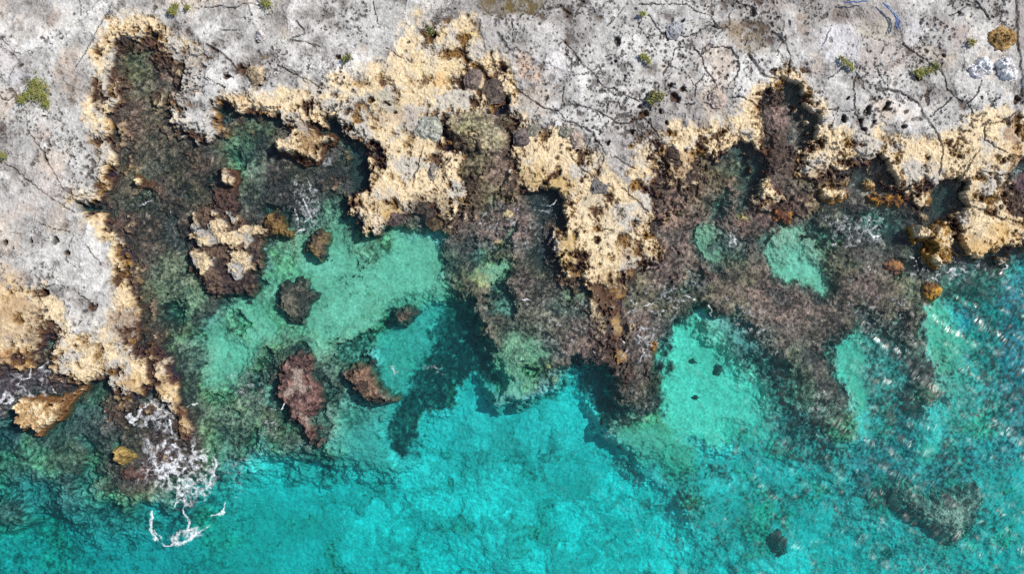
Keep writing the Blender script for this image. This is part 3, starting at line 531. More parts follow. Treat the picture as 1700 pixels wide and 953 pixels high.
 dict(p=blob(1610, 640, 40, 30, 30), f=20, z=-1.1, c=(.35, .38, .3), w=.8), dict(p=blob(1640, 700, 60, 30), f=22, z=-1.4, c=(.38, .4, .3), w=.6), dict(p=[(1530, 600), (1560, 600), (1580, 660), (1555, 670), (1540, 650)], f=8, z=-.3, c=(.15, .1, .09), w=.9),
 dict(p=[(1370, 660), (1410, 655), (1420, 700), (1405, 748), (1375, 735), (1340, 690)], f=8, z=-.4, c=(.22, .18, .14), w=.9), dict(p=[(1395, 690), (1418, 690), (1410, 745), (1390, 742)], f=6, z=-.45, c=(.4, .4, .26), w=.8),
 dict(p=blob(1555, 755, 26, 20), f=6, z=-1.7, c=(.62, .72, .6)), dict(p=[(1440, 740), (1520, 730), (1530, 790), (1510, 850), (1440, 850), (1430, 800)], f=26, z=-1.6, c=(.04, .06, .10), w=.85), dict(p=blob(1518, 720, 14, 32, 10), f=8, z=-2, c=(.08, .09, .12), w=.85), dict(p=[(1560, 770), (1600, 740), (1640, 760), (1610, 830), (1560, 820)], f=18, z=-1.6, c=(.07, .10, .15), w=.8),
 dict(p=[(1300, 720), (1400, 760), (1420, 780), (1360, 770), (1290, 760)], f=18, z=-1.8, c=(.12, .14, .13), w=.75), dict(p=blob(1210, 800, 20, 14), f=10, z=-2.2, c=(.1, .1, .1), w=.8), dict(p=blob(1225, 740, 20, 10, -30), f=8, z=-2, c=(.12, .13, .13), w=.8), dict(p=[(1190, 850), (1280, 830), (1330, 870), (1300, 930), (1200, 930)], f=40, z=-2.3, c=(.18, .21, .19), w=.6),
 dict(p=[(1600, 890), (1660, 850), (1690, 870), (1650, 920)], f=18, z=-2.4, c=(.14, .17, .17), w=.6),
 dict(p=[(120, 640), (330, 620), (338, 760), (262, 800), (190, 812), (140, 740)], f=14, z=-.12, c=(.07, .052, .056), w=.95), dict(p=[(-400, 700), (120, 720), (240, 800), (330, 870), (300, 1100), (-400, 1100)], f=70, z=-2.5, c=(.13, .21, .23), w=.65), dict(p=[(-200, 620), (330, 600), (330, 760), (200, 830), (60, 800), (-200, 760)], f=30, z=-.6, c=(.11, .10, .09), w=.8),
 dict(p=[(300, 830), (520, 820), (620, 960), (500, 1100), (280, 1100)], f=60, z=-2.6, c=(.2, .29, .29), w=.5), dict(p=[(1250, 700), (1700, 700), (1800, 900), (1500, 960), (1250, 880)], f=80, z=-2.0, c=(.16, .2, .2), w=.4),
 # sea on the left
 dict(p=[(-400, 840), (60, 860), (110, 960), (-400, 1000)], f=30, z=-2.8, c=(.35, .38, .36), w=.6), dict(p=blob(60, 925, 24, 26), f=16, z=-2.8, c=(.12, .15, .15), w=.7), dict(p=blob(180, 860, 50, 22), f=14, z=-1.9, c=(.1, .12, .12), w=.8), dict(p=blob(90, 850, 40, 14), f=10, z=-1.4, c=(.1, .09, .1), w=.8),
 dict(p=[(40, 740), (90, 745), (90, 800), (60, 790)], f=10, z=-1.1, c=(.25, .3, .24), w=.8), dict(p=blob(170, 820, 30, 26), f=12, z=-1.2, c=(.3, .34, .26), w=.7), dict(p=blob(225, 815, 50, 12), f=9, z=-.9, c=(.25, .24, .19), w=.8), dict(p=blob(110, 760, 24, 20), f=10, z=-.8, c=(.22, .22, .17), w=.6),
 dict(p=[(60, 690), (200, 650), (230, 690), (150, 740), (60, 730)], f=16, z=-1.0, c=(.11, .13, .12), w=.8), dict(p=[(200, 700), (300, 690), (300, 760), (210, 760)], f=12, z=-.3, c=(.065, .05, .055), w=.9), dict(p=[(-200, 615), (60, 600), (120, 640), (60, 670), (-200, 680)], f=8, z=-.5, c=(.055, .045, .06), w=.9),
 dict(p=[(-200, 680), (10, 680), (30, 740), (-200, 790)], f=12, z=-1.1, c=(.08, .09, .12), w=.8), dict(p=[(215, 790), (290, 800), (300, 850), (270, 840), (240, 810)], f=8, z=-.5, c=(.28, .22, .17), w=.7), dict(p=blob(300, 855, 20, 16), f=8, z=-1.6, c=(.08, .08, .1), w=.8), dict(p=blob(360, 760, 26, 20), f=12, z=-.9, c=(.17, .2, .15), w=.8),
 dict(p=[(330, 860), (420, 830), (500, 900), (420, 980), (300, 980)], f=40, z=-2.6, c=(.36, .4, .36), w=.45), dict(p=blob(5, 855, 22, 22), f=10, z=-.8, c=(.18, .13, .12), w=.8), dict(p=blob(900, 830, 40, 20), f=24, z=-2.6, c=(.33, .38, .33), w=.45), dict(p=blob(980, 810, 26, 24), f=16, z=-2.6, c=(.34, .4, .36), w=.5),
 dict(p=[(520, 690), (610, 690), (600, 740), (640, 790), (580, 780), (530, 740)], f=16, z=-1.4, c=(.22, .25, .19), w=.7), dict(p=blob(680, 750, 20, 24), f=10, z=-2.5, c=(.08, .1, .1), w=.8),
]

EXTRA += [
 dict(p=[(640, 650), (700, 690), (780, 640), (1000, 700), (1070, 790), (900, 760), (700, 760), (560, 800), (540, 760)], f=60, c=(.42, .52, .52), w=.5),
 dict(p=[(735, 512), (770, 520), (796, 548), (816, 600), (828, 630), (792, 620), (770, 640), (750, 668), (706, 690), (690, 735), (668, 775), (640, 755), (642, 700), (672, 660), (690, 620), (706, 580), (718, 540)], f=8, z=-1.9, c=(.035, .055, .055), w=.92),  # middle reef's cast shadow painted over the sand again
 dict(p=[(960, 612), (988, 612), (1012, 642), (1016, 684), (1002, 700), (984, 664)], f=6, z=-2.0, c=(.04, .055, .075), w=.9),  # smaller reef shadow repainted in dark blue
 dict(p=[(200, 150), (262, 200), (340, 240), (370, 330), (300, 400), (320, 470), (262, 545), (222, 500), (204, 400), (150, 345), (192, 262)], f=26, z=-.14, c=(.10, .075, .06), w=.62),
 dict(p=[(440, 280), (560, 240), (600, 300), (560, 330), (500, 380), (450, 390)], f=16, z=-.2, c=(.07, .055, .055), w=.75),
 dict(p=[(180, 672), (290, 680), (330, 720), (330, 770), (262, 800), (190, 812), (172, 780)], f=14, z=-.12, c=(.085, .055, .06), w=.95), dict(p=[(-200, 612), (100, 600), (130, 648), (70, 662), (10, 690), (-200, 690)], f=10, z=-.12, c=(.07, .052, .065), w=.95),
 dict(p=[(60, 730), (150, 690), (200, 720), (180, 780), (110, 800)], f=26, z=-.5, c=(.11, .09, .085), w=.8),
 dict(p=[(440, 580), (470, 560), (500, 570), (545, 600), (560, 680), (540, 760), (480, 750), (440, 690)], f=14, z=-.35, c=(.12, .09, .075), w=.7),
 dict(p=[(1600, 440), (1800, 430), (1800, 760), (1660, 760), (1620, 600)], f=50, z=-1.9, c=(.10, .14, .19), w=.5)]

# ------------------------------------------------------------------ object helpers
def link(name, me, mat=None, parent=None, **props):
    o = bpy.data.objects.new(name, me)
    sc.collection.objects.link(o)
    if parent: o.parent = parent
    if mat and me is not None: me.materials.append(mat)
    for k, v in props.items():
        if v is not None: o[k] = v
    return o

def grid_mesh(name, X, Y, Z, facemask, C=None, smooth=False):
    """mesh of the cells of a height field chosen by facemask; vertices are compacted"""
    ny, nx = Z.shape
    idx = np.arange(nx * ny).reshape(ny, nx)
    q = np.stack([idx[:-1, :-1], idx[:-1, 1:], idx[1:, 1:], idx[1:, :-1]], -1)[facemask]
    used = np.zeros(nx * ny, bool); used[q.ravel()] = True
    remap = np.cumsum(used) - 1
    q = remap[q]
    co = np.stack([X.ravel(), Y.ravel(), Z.ravel()], -1)[used].astype(f32)
    return raw_mesh(name, co, q, C.reshape(-1, 3)[used] if C is not None else None, smooth)

def raw_mesh(name, co, q, col=None, smooth=True):
    k = q.shape[1]
    me = bpy.data.meshes.new(name)
    me.vertices.add(len(co)); me.vertices.foreach_set('co', np.ascontiguousarray(co, f32).ravel())
    me.loops.add(q.size); me.loops.foreach_set('vertex_index', q.ravel().astype(np.int32))
    me.polygons.add(len(q)); me.polygons.foreach_set('loop_start', (np.arange(len(q)) * k).astype(np.int32))
    me.polygons.foreach_set('use_smooth', np.full(len(q), smooth))
    if col is not None:
        at_ = me.attributes.new('tone', 'FLOAT_COLOR', 'POINT')
        at_.data.foreach_set('color', np.concatenate([col, np.ones((len(col), 1))], 1).astype(f32).ravel())
    me.update(calc_edges=True)
    return me

# ------------------------------------------------------------------ materials
def new_mat(name):
    m = bpy.data.materials.new(name); m.use_nodes = True
    return m, m.node_tree, m.node_tree.nodes['Principled BSDF']

def N(nt, t, **kw):
    n = nt.nodes.new(t)
    for k, v in kw.items():
        if k in n.inputs.keys() if isinstance(k, str) else False: n.inputs[k].default_value = v
        else: setattr(n, k, v)
    return n

def rock_material(name, scale=14, contrast=.5, bump=.6, rough=.85, wet=True, specks=0.0):
    m, nt, b = new_mat(name)
    L = nt.links.new
    a = N(nt, 'ShaderNodeAttribute', attribute_name='tone')
    tc = N(nt, 'ShaderNodeNewGeometry')
    n1 = N(nt, 'ShaderNodeTexNoise', Scale=scale, Detail=7.0, Roughness=.72)
    L(tc.outputs['Position'], n1.inputs['Vector'])
    n2 = N(nt, 'ShaderNodeTexVoronoi', Scale=scale * 1.1)
    L(tc.outputs['Position'], n2.inputs['Vector'])
    mr = N(nt, 'ShaderNodeMapRange'); mr.inputs[1].default_value = .3; mr.inputs[2].default_value = .7
    mr.inputs[3].default_value = 1 - contrast; mr.inputs[4].default_value = 1 + contrast
    L(n1.outputs['Fac'], mr.inputs[0])
    vm = N(nt, 'ShaderNodeVectorMath', operation='SCALE')
    L(a.outputs['Color'], vm.inputs[0]); L(mr.outputs[0], vm.inputs['Scale'])
    if specks:
        n3 = N(nt, 'ShaderNodeTexNoise', Scale=26.0, Detail=3.0, Roughness=.8); L(tc.outputs['Position'], n3.inputs['Vector'])
        m3 = N(nt, 'ShaderNodeMapRange'); m3.inputs[1].default_value = .59; m3.inputs[2].default_value = .68; m3.inputs[3].default_value = 0; m3.inputs[4].default_value = specks
        L(n3.outputs['Fac'], m3.inputs[0])
        mx = N(nt, 'ShaderNodeMix', data_type='RGBA'); L(m3.outputs[0], mx.inputs[0]); L(vm.outputs[0], mx.inputs[6]); mx.inputs[7].default_value = (.50, .47, .42, 1)
        L(mx.outputs[2], b.inputs['Base Color'])
    else: L(vm.outputs[0], b.inputs['Base Color'])
    ad = N(nt, 'ShaderNodeMath', operation='ADD')
    mu = N(nt, 'ShaderNodeMath', operation='MULTIPLY'); mu.inputs[1].default_value = .35
    L(n2.outputs['Distance'], mu.inputs[0]); L(mu.outputs[0], ad.inputs[0]); L(n1.outputs['Fac'], ad.inputs[1])
    bp = N(nt, 'ShaderNodeBump'); bp.inputs['Strength'].default_value = bump; bp.inputs['Distance'].default_value = .06
    L(ad.outputs[0], bp.inputs['Height']); L(bp.outputs[0], b.inputs['Normal'])
    b.inputs['Roughness'].default_value = rough
    b.inputs['Specular IOR Level'].default_value = .25
    if wet:
        sx = N(nt, 'ShaderNodeSeparateXYZ'); L(tc.outputs['Position'], sx.inputs[0])
        r = N(nt, 'ShaderNodeMapRange'); r.inputs[1].default_value = .0; r.inputs[2].default_value = .35; r.inputs[3].default_value = .38; r.inputs[4].default_value = rough
        L(sx.outputs['Z'], r.inputs[0]); L(r.outputs[0], b.inputs['Roughness'])
    return m

M_LAND = rock_material('weathered_limestone', 16, .26, .5)
M_REEF = rock_material('algae_reef', 20, .72, .9, .8, specks=.65)
M_BED = rock_material('pale_seabed', 12, .34, .28, .9, False)
M_ROCK = rock_material('outcrop_rock', 16, .45, .9)

def water_material():
    m, nt, b = new_mat('sea_water')
    nt.nodes.remove(b)
    L = nt.links.new
    out = nt.nodes['Material Output']
    tr = N(nt, 'ShaderNodeBsdfTransparent')
    gl = N(nt, 'ShaderNodeBsdfGlossy'); gl.inputs['Roughness'].default_value = .36
    tc = N(nt, 'ShaderNodeNewGeometry')
    mp = N(nt, 'ShaderNodeMapping'); mp.inputs['Rotation'].default_value = (0, 0, math.radians(-56)); mp2 = N(nt, 'ShaderNodeMapping'); mp2.inputs['Scale'].default_value = (.8, 2.4, 1)
    L(tc.outputs['Position'], mp.inputs['Vector']); L(mp.outputs[0], mp2.inputs['Vector'])
    n1 = N(nt, 'ShaderNodeTexNoise', Scale=1.3, Detail=2.0, Roughness=.45, Distortion=.5)
    L(mp2.outputs[0], n1.inputs['Vector'])
    bp = N(nt, 'ShaderNodeBump'); bp.inputs['Strength'].default_value = 1.0; ch = N(nt, 'ShaderNodeAttribute', attribute_name='chop'); L(ch.outputs['Fac'], bp.inputs['Distance'])
    mr = N(nt, 'ShaderNodeMapRange'); mr.inputs[1].default_value = .04; mr.inputs[2].default_value = .13; mr.inputs[3].default_value = .12; mr.inputs[4].default_value = .34; L(ch.outputs['Fac'], mr.inputs[0]); L(mr.outputs[0], gl.inputs['Roughness'])
    L(n1.outputs['Fac'], bp.inputs['Height']); L(bp.outputs[0], gl.inputs['Normal'])
    fr = N(nt, 'ShaderNodeFresnel'); fr.inputs['IOR'].default_value = 1.38
    mx = N(nt, 'ShaderNodeMixShader')
    L(fr.outputs[0], mx.inputs[0]); L(tr.outputs[0], mx.inputs[1]); L(gl.outputs[0], mx.inputs[2])
    L(mx.outputs[0], out.inputs['Surface'])
    va = N(nt, 'ShaderNodeVolumeAbsorption'); va.inputs['Color'].default_value = (.10, .955, .962, 1); va.inputs['Density'].default_value = 1.0
    vs = N(nt, 'ShaderNodeVolumeScatter'); vs.inputs['Color'].default_value = (.35, .9, 1, 1); vs.inputs['Density'].default_value = .07; vs.inputs['Anisotropy'].default_value = 0
    ad = N(nt, 'ShaderNodeAddShader'); L(va.outputs[0], ad.inputs[0]); L(vs.outputs[0], ad.inputs[1]); L(ad.outputs[0], out.inputs['Volume'])
    return m
M_WATER = water_material()

def plain(name, col, rough=.7, var=.25, scale=30):
    m, nt, b = new_mat(name)
    L = nt.links.new
    n = N(nt, 'ShaderNodeTexNoise', Scale=scale, Detail=4.0)
    mr = N(nt, 'ShaderNodeMapRange'); mr.inputs[1].default_value = .3; mr.inputs[2].default_value = .7; mr.inputs[3].default_value = 1 - var; mr.inputs[4].default_value = 1 + var
    tc = N(nt, 'ShaderNodeNewGeometry'); L(tc.outputs['Position'], n.inputs['Vector']); L(n.outputs['Fac'], mr.inputs[0])
    vm = N(nt, 'ShaderNodeVectorMath', operation='SCALE'); vm.inputs[0].default_value = col; L(mr.outputs[0], vm.inputs['Scale']); L(vm.outputs[0], b.inputs['Base Color'])
    b.inputs['Roughness'].default_value = rough
    return m
M_FOAM = plain('foam', (.80, .82, .84), .6, .12)
_nt = M_FOAM.node_tree; _b = _nt.nodes['Principled BSDF']
_n = _nt.nodes.new('ShaderNodeTexNoise'); _n.inputs['Scale'].default_value = 22; _n.inputs['Detail'].default_value = 4
_g = _nt.nodes.new('ShaderNodeNewGeometry'); _nt.links.new(_g.outputs['Position'], _n.inputs['Vector'])
_m = _nt.nodes.new('ShaderNodeMapRange'); _m.inputs[1].default_value = .36; _m.inputs[2].default_value = .6; _m.inputs[3].default_value = .35; _m.inputs[4].default_value = 1.0
_nt.links.new(_n.outputs['Fac'], _m.inputs[0])
_a = _nt.nodes.new('ShaderNodeAttribute'); _a.attribute_name = 'tone'
_x = _nt.nodes.new('ShaderNodeMath'); _x.operation = 'MULTIPLY'; _nt.links.new(_a.outputs['Fac'], _x.inputs[0]); _nt.links.new(_m.outputs[0], _x.inputs[1]); _nt.links.new(_x.outputs[0], _b.inputs['Alpha'])
M_LEAF = [plain('leaf_green', (.17, .19, .035), .6, .6), plain('leaf_olive', (.25, .22, .07), .6, .5), plain('leaf_dark', (.06, .075, .02), .7, .5)]
M_STEM = plain('stem_brown', (.11, .07, .04))
M_ROPE = plain('blue_rope', (.03, .09, .28), .5, .4, 60)
M_STRAND = plain('pale_strand', (.55, .62, .7), .5, .2)

# ------------------------------------------------------------------ the ground
STEP = .03
gx = axis(-18.2, 18.2, STEP, 170); gy = axis(-10.6, 10.6, STEP, 170)
F = build_fields(gx, gy)
z = F['z']
up = F['up']
fm = up[:-1, :-1] & up[1:, 1:] | up[1:, :-1] & up[:-1, 1:]
zf = (z[:-1, :-1] + z[1:, 1:]) * .5
bed = (~fm) & (zf < -.48)
reef = (~fm) & ~bed
link('limestone_plateau', grid_mesh('limestone_plateau', F['X'], F['Y'], z, fm, F['c']), M_LAND, kind='structure')
link('reef_shelf', grid_mesh('reef_shelf', F['X'], F['Y'], z, reef, F['c']), M_REEF, kind='structure')
link('seabed', grid_mesh('seabed', F['X'], F['Y'], z, bed, F['c']), M_BED, kind='structure')

# ------------------------------------------------------------------ the water
wx = axis(-18, 18, .07, 150); wy = axis(-10.6, 10.6, .07, 150)
WX, WY = np.meshgrid(wx, wy)
pxx, pyy = to_px(WX, WY, 0)
u = (pxx * .80 + pyy * .6); v = (-pxx * .6 + pyy * .80)
WZ = .03 * fbm(u * .5, v * 1.2, 60, 4, 41, .6) + .012 * fbm(u * .7, v * 1.3, 16, 3, 42, .6)
amp = .45 + .8 * sstep(1000, 1600, pxx + .5 * (pyy - 500)) * sstep(360, 620, pyy)
WZ += .017 * fbm(u * .38, v * 1.5, 26, 3, 43, .55)
WZ *= amp
ny, nx = WZ.shape
top = np.stack([WX.ravel(), WY.ravel(), WZ.ravel()], -1)
idx = np.arange(nx * ny).reshape(ny, nx)
q = np.stack([idx[:-1, :-1], idx[:-1, 1:], idx[1:, 1:], idx[1:, :-1]], -1).reshape(-1, 4)
bot = top.copy(); bot[:, 2] = -7
ring = np.concatenate([idx[0, :], idx[1:, -1], idx[-1, -2::-1], idx[-2:0:-1, 0]])
nb = len(top)
rb = np.arange(len(ring)) + nb
sides = np.stack([ring, rb, np.roll(rb, -1), np.roll(ring, -1)], -1)
co = np.concatenate([top, bot[ring]])
me = bpy.data.meshes.new('sea_water')
faces_n = len(q) + len(sides) + 1
loops = np.concatenate([q.ravel(), sides.ravel(), rb[::-1]]).astype(np.int32)
starts = np.concatenate([np.arange(len(q) + len(sides)) * 4, [4 * (len(q) + len(sides))]]).astype(np.int32)
me.vertices.add(len(co)); me.vertices.foreach_set('co', co.astype(f32).ravel())
me.loops.add(len(loops)); me.loops.foreach_set('vertex_index', loops)
me.polygons.add(faces_n); me.polygons.foreach_set('loop_start', starts)
me.polygons.foreach_set('use_smooth', np.concatenate([np.ones(len(q), bool), np.zeros(len(sides) + 1, bool)]))
ca = me.attributes.new('chop', 'FLOAT', 'POINT')
cv = np.full(len(co), .04, f32); cv[:nb] = (.04 + .05 * sstep(560, 760, pyy) + .085 * (amp - .45)).ravel(); ca.data.foreach_set('value', cv)
me.update(calc_edges=True); me.validate()
link('sea_water', me, M_WATER, kind='structure')

# rock pool at the top edge: a thin sheet of still water over its brown bed
# ------------------------------------------------------------------ separate rocks
def rock(name, label, cat, poly, ztop, zbase, c1, c2, group=None, c3=None, step=.026, rag=7, dome=14, knob=.12, seed=50, low=None, mat=None, sl=5, patch=0, caps=()):
    """one free-standing rock: an eroded lump rising from zbase (below the ground round it) to ztop"""
    p = np.array(poly, float)
    zc = max(ztop, -1.5)
    cx, cy, _ = at(p[:, 0].mean(), p[:, 1].mean(), zc)
    m = 20 + sl
    x0, y0, _ = at(p[:, 0].min() - m, p[:, 1].max() + m, zc); x1, y1, _ = at(p[:, 0].max() + m, p[:, 1].min() - m, zc)
    X, Y = np.meshgrid(np.arange(x0, x1, step), np.arange(y0, y1, step))
    px, py = to_px(X, Y, zc); px = px.astype(f32); py = py.astype(f32)
    a = fbm(px, py, 26, 5, seed, .68); b = fbm(px, py, 26, 5, seed + 1, .68)
    d = sdf(poly, px + a * rag + fbm(px, py, 9, 3, seed + 7, .7) * rag * .6, py + b * rag + fbm(px, py, 9, 3, seed + 8, .7) * rag * .6)
    n2 = fbm(px, py, 20, 4, seed + 2, .62); n3 = fbm(px, py, 6, 3, seed + 3, .7)
    g1, g2, gid = worley(px + a * 5, py + b * 5, 9, seed + 4)
    if ztop > .3:
        h = .55 * sstep(-sl, -1, d) + .2 * sstep(-1.5, 1.5, d - 3 + 8 * n2) + .25 * sstep(-1.5, 1.5, d - min(8, dome * .5) + 12 * a + 5 * n3)
    else:
        h = sstep(-sl - 3, 4, d + 4 * n3) * .8 + .2 * sstep(0, dome, d)
    n6 = fbm(px, py, 3.4, 2, seed + 6, .8)
    Z = mix(zbase, ztop, h) + (n2 * .9 + n3 * .7 + n6 * .35 + (.4 - g1) * .3) * knob * sstep(-3, 6, d)
    if patch: Z = mix(Z, np.minimum(Z, .12 + .06 * n3), sstep(-.02, .1, -a - .0) * patch)
    patchm = sstep(-.02, .1, -a) * patch
    cm = np.zeros(Z.shape, f32)
    for cp in caps: cm = np.maximum(cm, sstep(-1.3, 1.3, sdf(cp, px + a * 20 + n3 * 3, py + b * 20 + n6 * 2) + 5 * fbm(px, py, 10, 3, seed + 9, .7)))
    Z += cm * (.17 + .08 * n2)
    C = np.empty(Z.shape + (3,), f32)
    t = sstep(-.25, .3, n2 + .6 * n3)
    for k in range(3):
        q_ = mix(c2[k], c1[k], t) * (1 + .6 * n3 + .5 * n6)
        if c3: q_ = mix(q_, c3[k], sstep(.12, .4, a))
        if patch: q_ = mix(q_, (.12, .085, .07)[k] * (1 + .8 * n3 + .6 * n6), patchm * .85)
        if caps: q_ = mix(q_, mix(A_GREY[k] * .8, A_CREAM[k], sstep(-.3, .1, n2)) * (1 + .4 * n3 + .3 * n6), cm)
        if low:   # algae colours below the splash line
            q_ = mix(low[k] * (1 + .6 * n3), q_, sstep(ztop * .35, ztop * .75, Z + n2 * .15))
        C[..., k] = q_
    C = np.clip(C, .012, .86)
    fmk = np.maximum.reduce([d[:-1, :-1], d[1:, 1:], d[1:, :-1], d[:-1, 1:]]) > -sl - .5
    me = grid_mesh(name, X - cx, Y - cy, Z - zbase, fmk, C)
    o = link(name, me, mat or M_ROCK, label=label, category=cat, group=group)
    o.location = (cx, cy, zbase)
    return o

CR = dict(c1=A_CREAM, c2=(.42, .3, .15), low=A_RUST)
rock('rock_islet', 'knobbly cream rock islet with brown foot standing in the narrow dark inlet under the rim', 'rock',
     [(450, 240), (458, 226), (480, 222), (486, 210), (500, 200), (520, 205), (532, 218), (545, 215), (556, 222), (553, 232), (538, 234), (532, 250), (530, 262), (515, 270), (500, 275), (492, 268), (478, 256), (460, 252)], .62, -.5, A_CREAM, (.36, .24, .12), c3=(.4, .34, .29), low=A_RUST, seed=51)
rock('rock_islet', 'largest islet, patchy cream and brown, at the green lagoon\'s upper left shore', 'rock',
     [(312, 372), (320, 350), (330, 342), (345, 345), (352, 330), (372, 342), (388, 338), (398, 362), (420, 376), (436, 378), (446, 386), (438, 400), (432, 420), (436, 440), (428, 455), (425, 475), (412, 492), (398, 494), (385, 485), (370, 492), (350, 494), (336, 482), (332, 462), (314, 450), (310, 425), (318, 405)],
     .2, -.6, (.15, .10, .07), (.055, .04, .04), seed=55, knob=.10, rag=17, caps=[
      [(303, 341), (316, 345), (330, 362), (328, 380), (345, 384), (360, 372), (372, 368), (384, 372), (378, 388), (400, 380), (414, 372), (424, 374), (434, 370), (444, 384), (432, 394), (420, 402), (404, 412), (392, 420), (376, 410), (352, 412), (330, 408), (316, 398), (312, 380)],
      [(312, 420), (330, 414), (348, 420), (362, 436), (352, 446), (332, 448), (318, 436)], [(380, 426), (398, 422), (420, 430), (428, 442), (420, 458), (398, 464), (382, 452), (384, 440)], [(380, 338), (386, 350), (396, 360), (388, 364), (374, 356)], [(350, 350), (366, 356), (362, 362), (346, 362)]])
rock('small_rock', 'small cream rock topping a rusty ledge beside the left inlet pool', 'rock',
     [(216, 298), (222, 287), (232, 290), (238, 300), (252, 303), (247, 310), (234, 309), (222, 310)], .42, -.4, A_CREAM, (.5, .38, .2), low=A_RUST, seed=58, rag=4, knob=.06)
rock('small_rock', 'small pale square-topped rock with reddish brown skirt beside the pale green patch', 'rock',
     [(360, 278), (372, 277), (388, 282), (391, 302), (386, 314), (372, 306), (366, 292)], .45, -.5, A_CREAM, (.34, .26, .22), low=A_RUST, seed=61, rag=4, knob=.07)
rock('algae_ledge', 'reddish brown weed covered ledge below the small square-topped rock', 'rock', [(345, 318), (362, 304), (392, 312), (400, 330), (402, 350), (380, 358), (352, 344)], .14, -.6, (.13, .075, .055), (.07, .045, .04), seed=64, rag=12)
rock('algae_rock', 'golden brown weedy rock right of the largest islet', 'rock', [(436, 356), (452, 348), (466, 358), (470, 376), (490, 384), (484, 392), (452, 388), (438, 376)], .2, -.6, (.22, .135, .05), (.10, .06, .035), seed=67, rag=10)
rock('detached_rock', 'round buff rock with pitted top at the lower left of the coast', 'rock',
     [(16, 702), (20, 688), (18, 676), (34, 662), (58, 658), (70, 666), (92, 666), (104, 656), (118, 648), (132, 640), (136, 644), (116, 662), (104, 680), (96, 696), (82, 706), (66, 716), (54, 724), (46, 712), (30, 716)], .5, -.55, (.7, .54, .34), (.5, .33, .16), low=(.2, .1, .04), seed=70, rag=9, knob=.08, sl=3)
rock('small_rock', 'tiny golden yellow rock poking up beside the swirl of white foam', 'rock', [(182, 750), (196, 748), (212, 756), (222, 762), (208, 772), (192, 776), (186, 766)], .35, -.5, (.4, .28, .1), (.2, .13, .04), seed=74, rag=6, knob=.07)
rock('algae_rock', 'dark red weedy rock just below the tiny golden yellow rock', 'rock', [(190, 778), (216, 772), (248, 770), (262, 786), (246, 802), (214, 806), (196, 800)], .06, -1.2, (.15, .09, .075), (.07, .045, .04), seed=76, rag=12)
rock('reef_rock', 'long maroon reef rock with pale pink lower tip in the green water', 'rock',
     [(470, 594), (486, 584), (510, 582), (524, 600), (520, 622), (534, 640), (538, 664), (528, 690), (528, 712), (530, 736), (520, 748), (500, 740), (494, 722), (474, 700), (466, 676), (452, 664), (452, 630), (456, 606)], .1, -2.6, (.21, .12, .10), (.075, .045, .045), c3=(.36, .29, .24), seed=80, rag=15, knob=.1)
rock('reef_rock', 'pointed rusty brown reef rock right of the long maroon reef rock', 'rock',
     [(566, 624), (572, 612), (590, 606), (612, 600), (622, 616), (626, 632), (640, 650), (658, 660), (662, 668), (648, 678), (620, 676), (602, 672), (584, 656), (574, 642)], .12, -2.6, (.23, .145, .095), (.09, .06, .05), c3=(.3, .25, .2), seed=84, rag=12, knob=.1)
rock('submerged_boulder', 'oval grey brown boulder under the middle of the pale green lagoon', 'boulder',
     [(458, 478), (470, 464), (495, 460), (512, 472), (522, 490), (520, 508), (505, 524), (496, 544), (484, 545), (468, 526), (458, 512), (454, 495)], -.12, -1.6, (.17, .14, .11), (.07, .06, .055), seed=88, rag=15, knob=.09)
rock('submerged_boulder', 'brown boulder with golden crown at the lagoon\'s top edge, beside a foam streak', 'boulder',
     [(505, 385), (520, 376), (535, 382), (546, 400), (545, 424), (532, 436), (516, 424), (506, 410)], .04, -1.6, (.2, .14, .07), (.08, .06, .05), seed=92, rag=13, knob=.09)
rock('submerged_boulder', 'flat pinkish boulder on the step between green lagoon and the painted reef shadow', 'boulder', [(648, 520), (660, 506), (685, 508), (696, 520), (688, 534), (664, 540), (650, 534)], -.05, -2.4, (.27, .19, .14), (.1, .075, .065), seed=95, rag=11, knob=.07)
rock('submerged_boulder', 'rounded yellowish boulder at the lower edge of the middle reef', 'boulder', [(894, 600), (906, 594), (922, 598), (930, 612), (922, 624), (906, 626), (896, 616)], -.25, -2.4, (.4, .33, .15), (.2, .17, .09), seed=98, rag=5, knob=.07)
rock('small_rock', 'small pale yellow rock amid dark upper middle reef', 'rock', [(832, 352), (842, 344), (852, 350), (856, 360), (844, 364), (834, 360)], .12, -.5, (.55, .45, .26), (.36, .27, .14), seed=101, rag=4, knob=.05)
rock('small_rock', 'flat tiny buff rock just above the small green pool in the middle reef', 'rock', [(814, 398), (824, 394), (834, 399), (832, 406), (818, 405)], .05, -.5, (.58, .44, .25), (.34, .24, .12), seed=103, rag=3, knob=.04)
rock('small_rock', 'small bright orange rock beside curling foam on the right reef flat', 'rock', [(1078, 568), (1086, 564), (1091, 572), (1087, 584), (1080, 578)], .12, -.5, (.5, .25, .05), (.3, .13, .03), seed=105, rag=3, knob=.05)
rock('algae_rock', 'golden weed covered rock at the top corner of the far right green pool', 'rock', [(1532, 474), (1548, 468), (1566, 472), (1570, 484), (1558, 496), (1544, 500), (1534, 488)], .18, -.6, (.42, .24, .04), (.16, .08, .03), seed=107, rag=5, knob=.09)
rock('algae_rock', 'red and gold weedy rock in pale rippled water of the right bay', 'rock', [(1466, 436), (1482, 428), (1502, 432), (1506, 446), (1490, 456), (1470, 452)], .12, -.8, (.32, .16, .07), (.16, .08, .06), seed=110, rag=6, knob=.09)
rock('rock_islet', 'low cream islet with golden fringe left of the right bay\'s dark cove', 'rock', [(1362, 312), (1376, 304), (1398, 312), (1410, 318), (1412, 328), (1398, 334), (1376, 332), (1364, 324)], .4, -.5, A_CREAM, (.42, .25, .08), low=(.3, .15, .03), seed=113, rag=5, knob=.1)
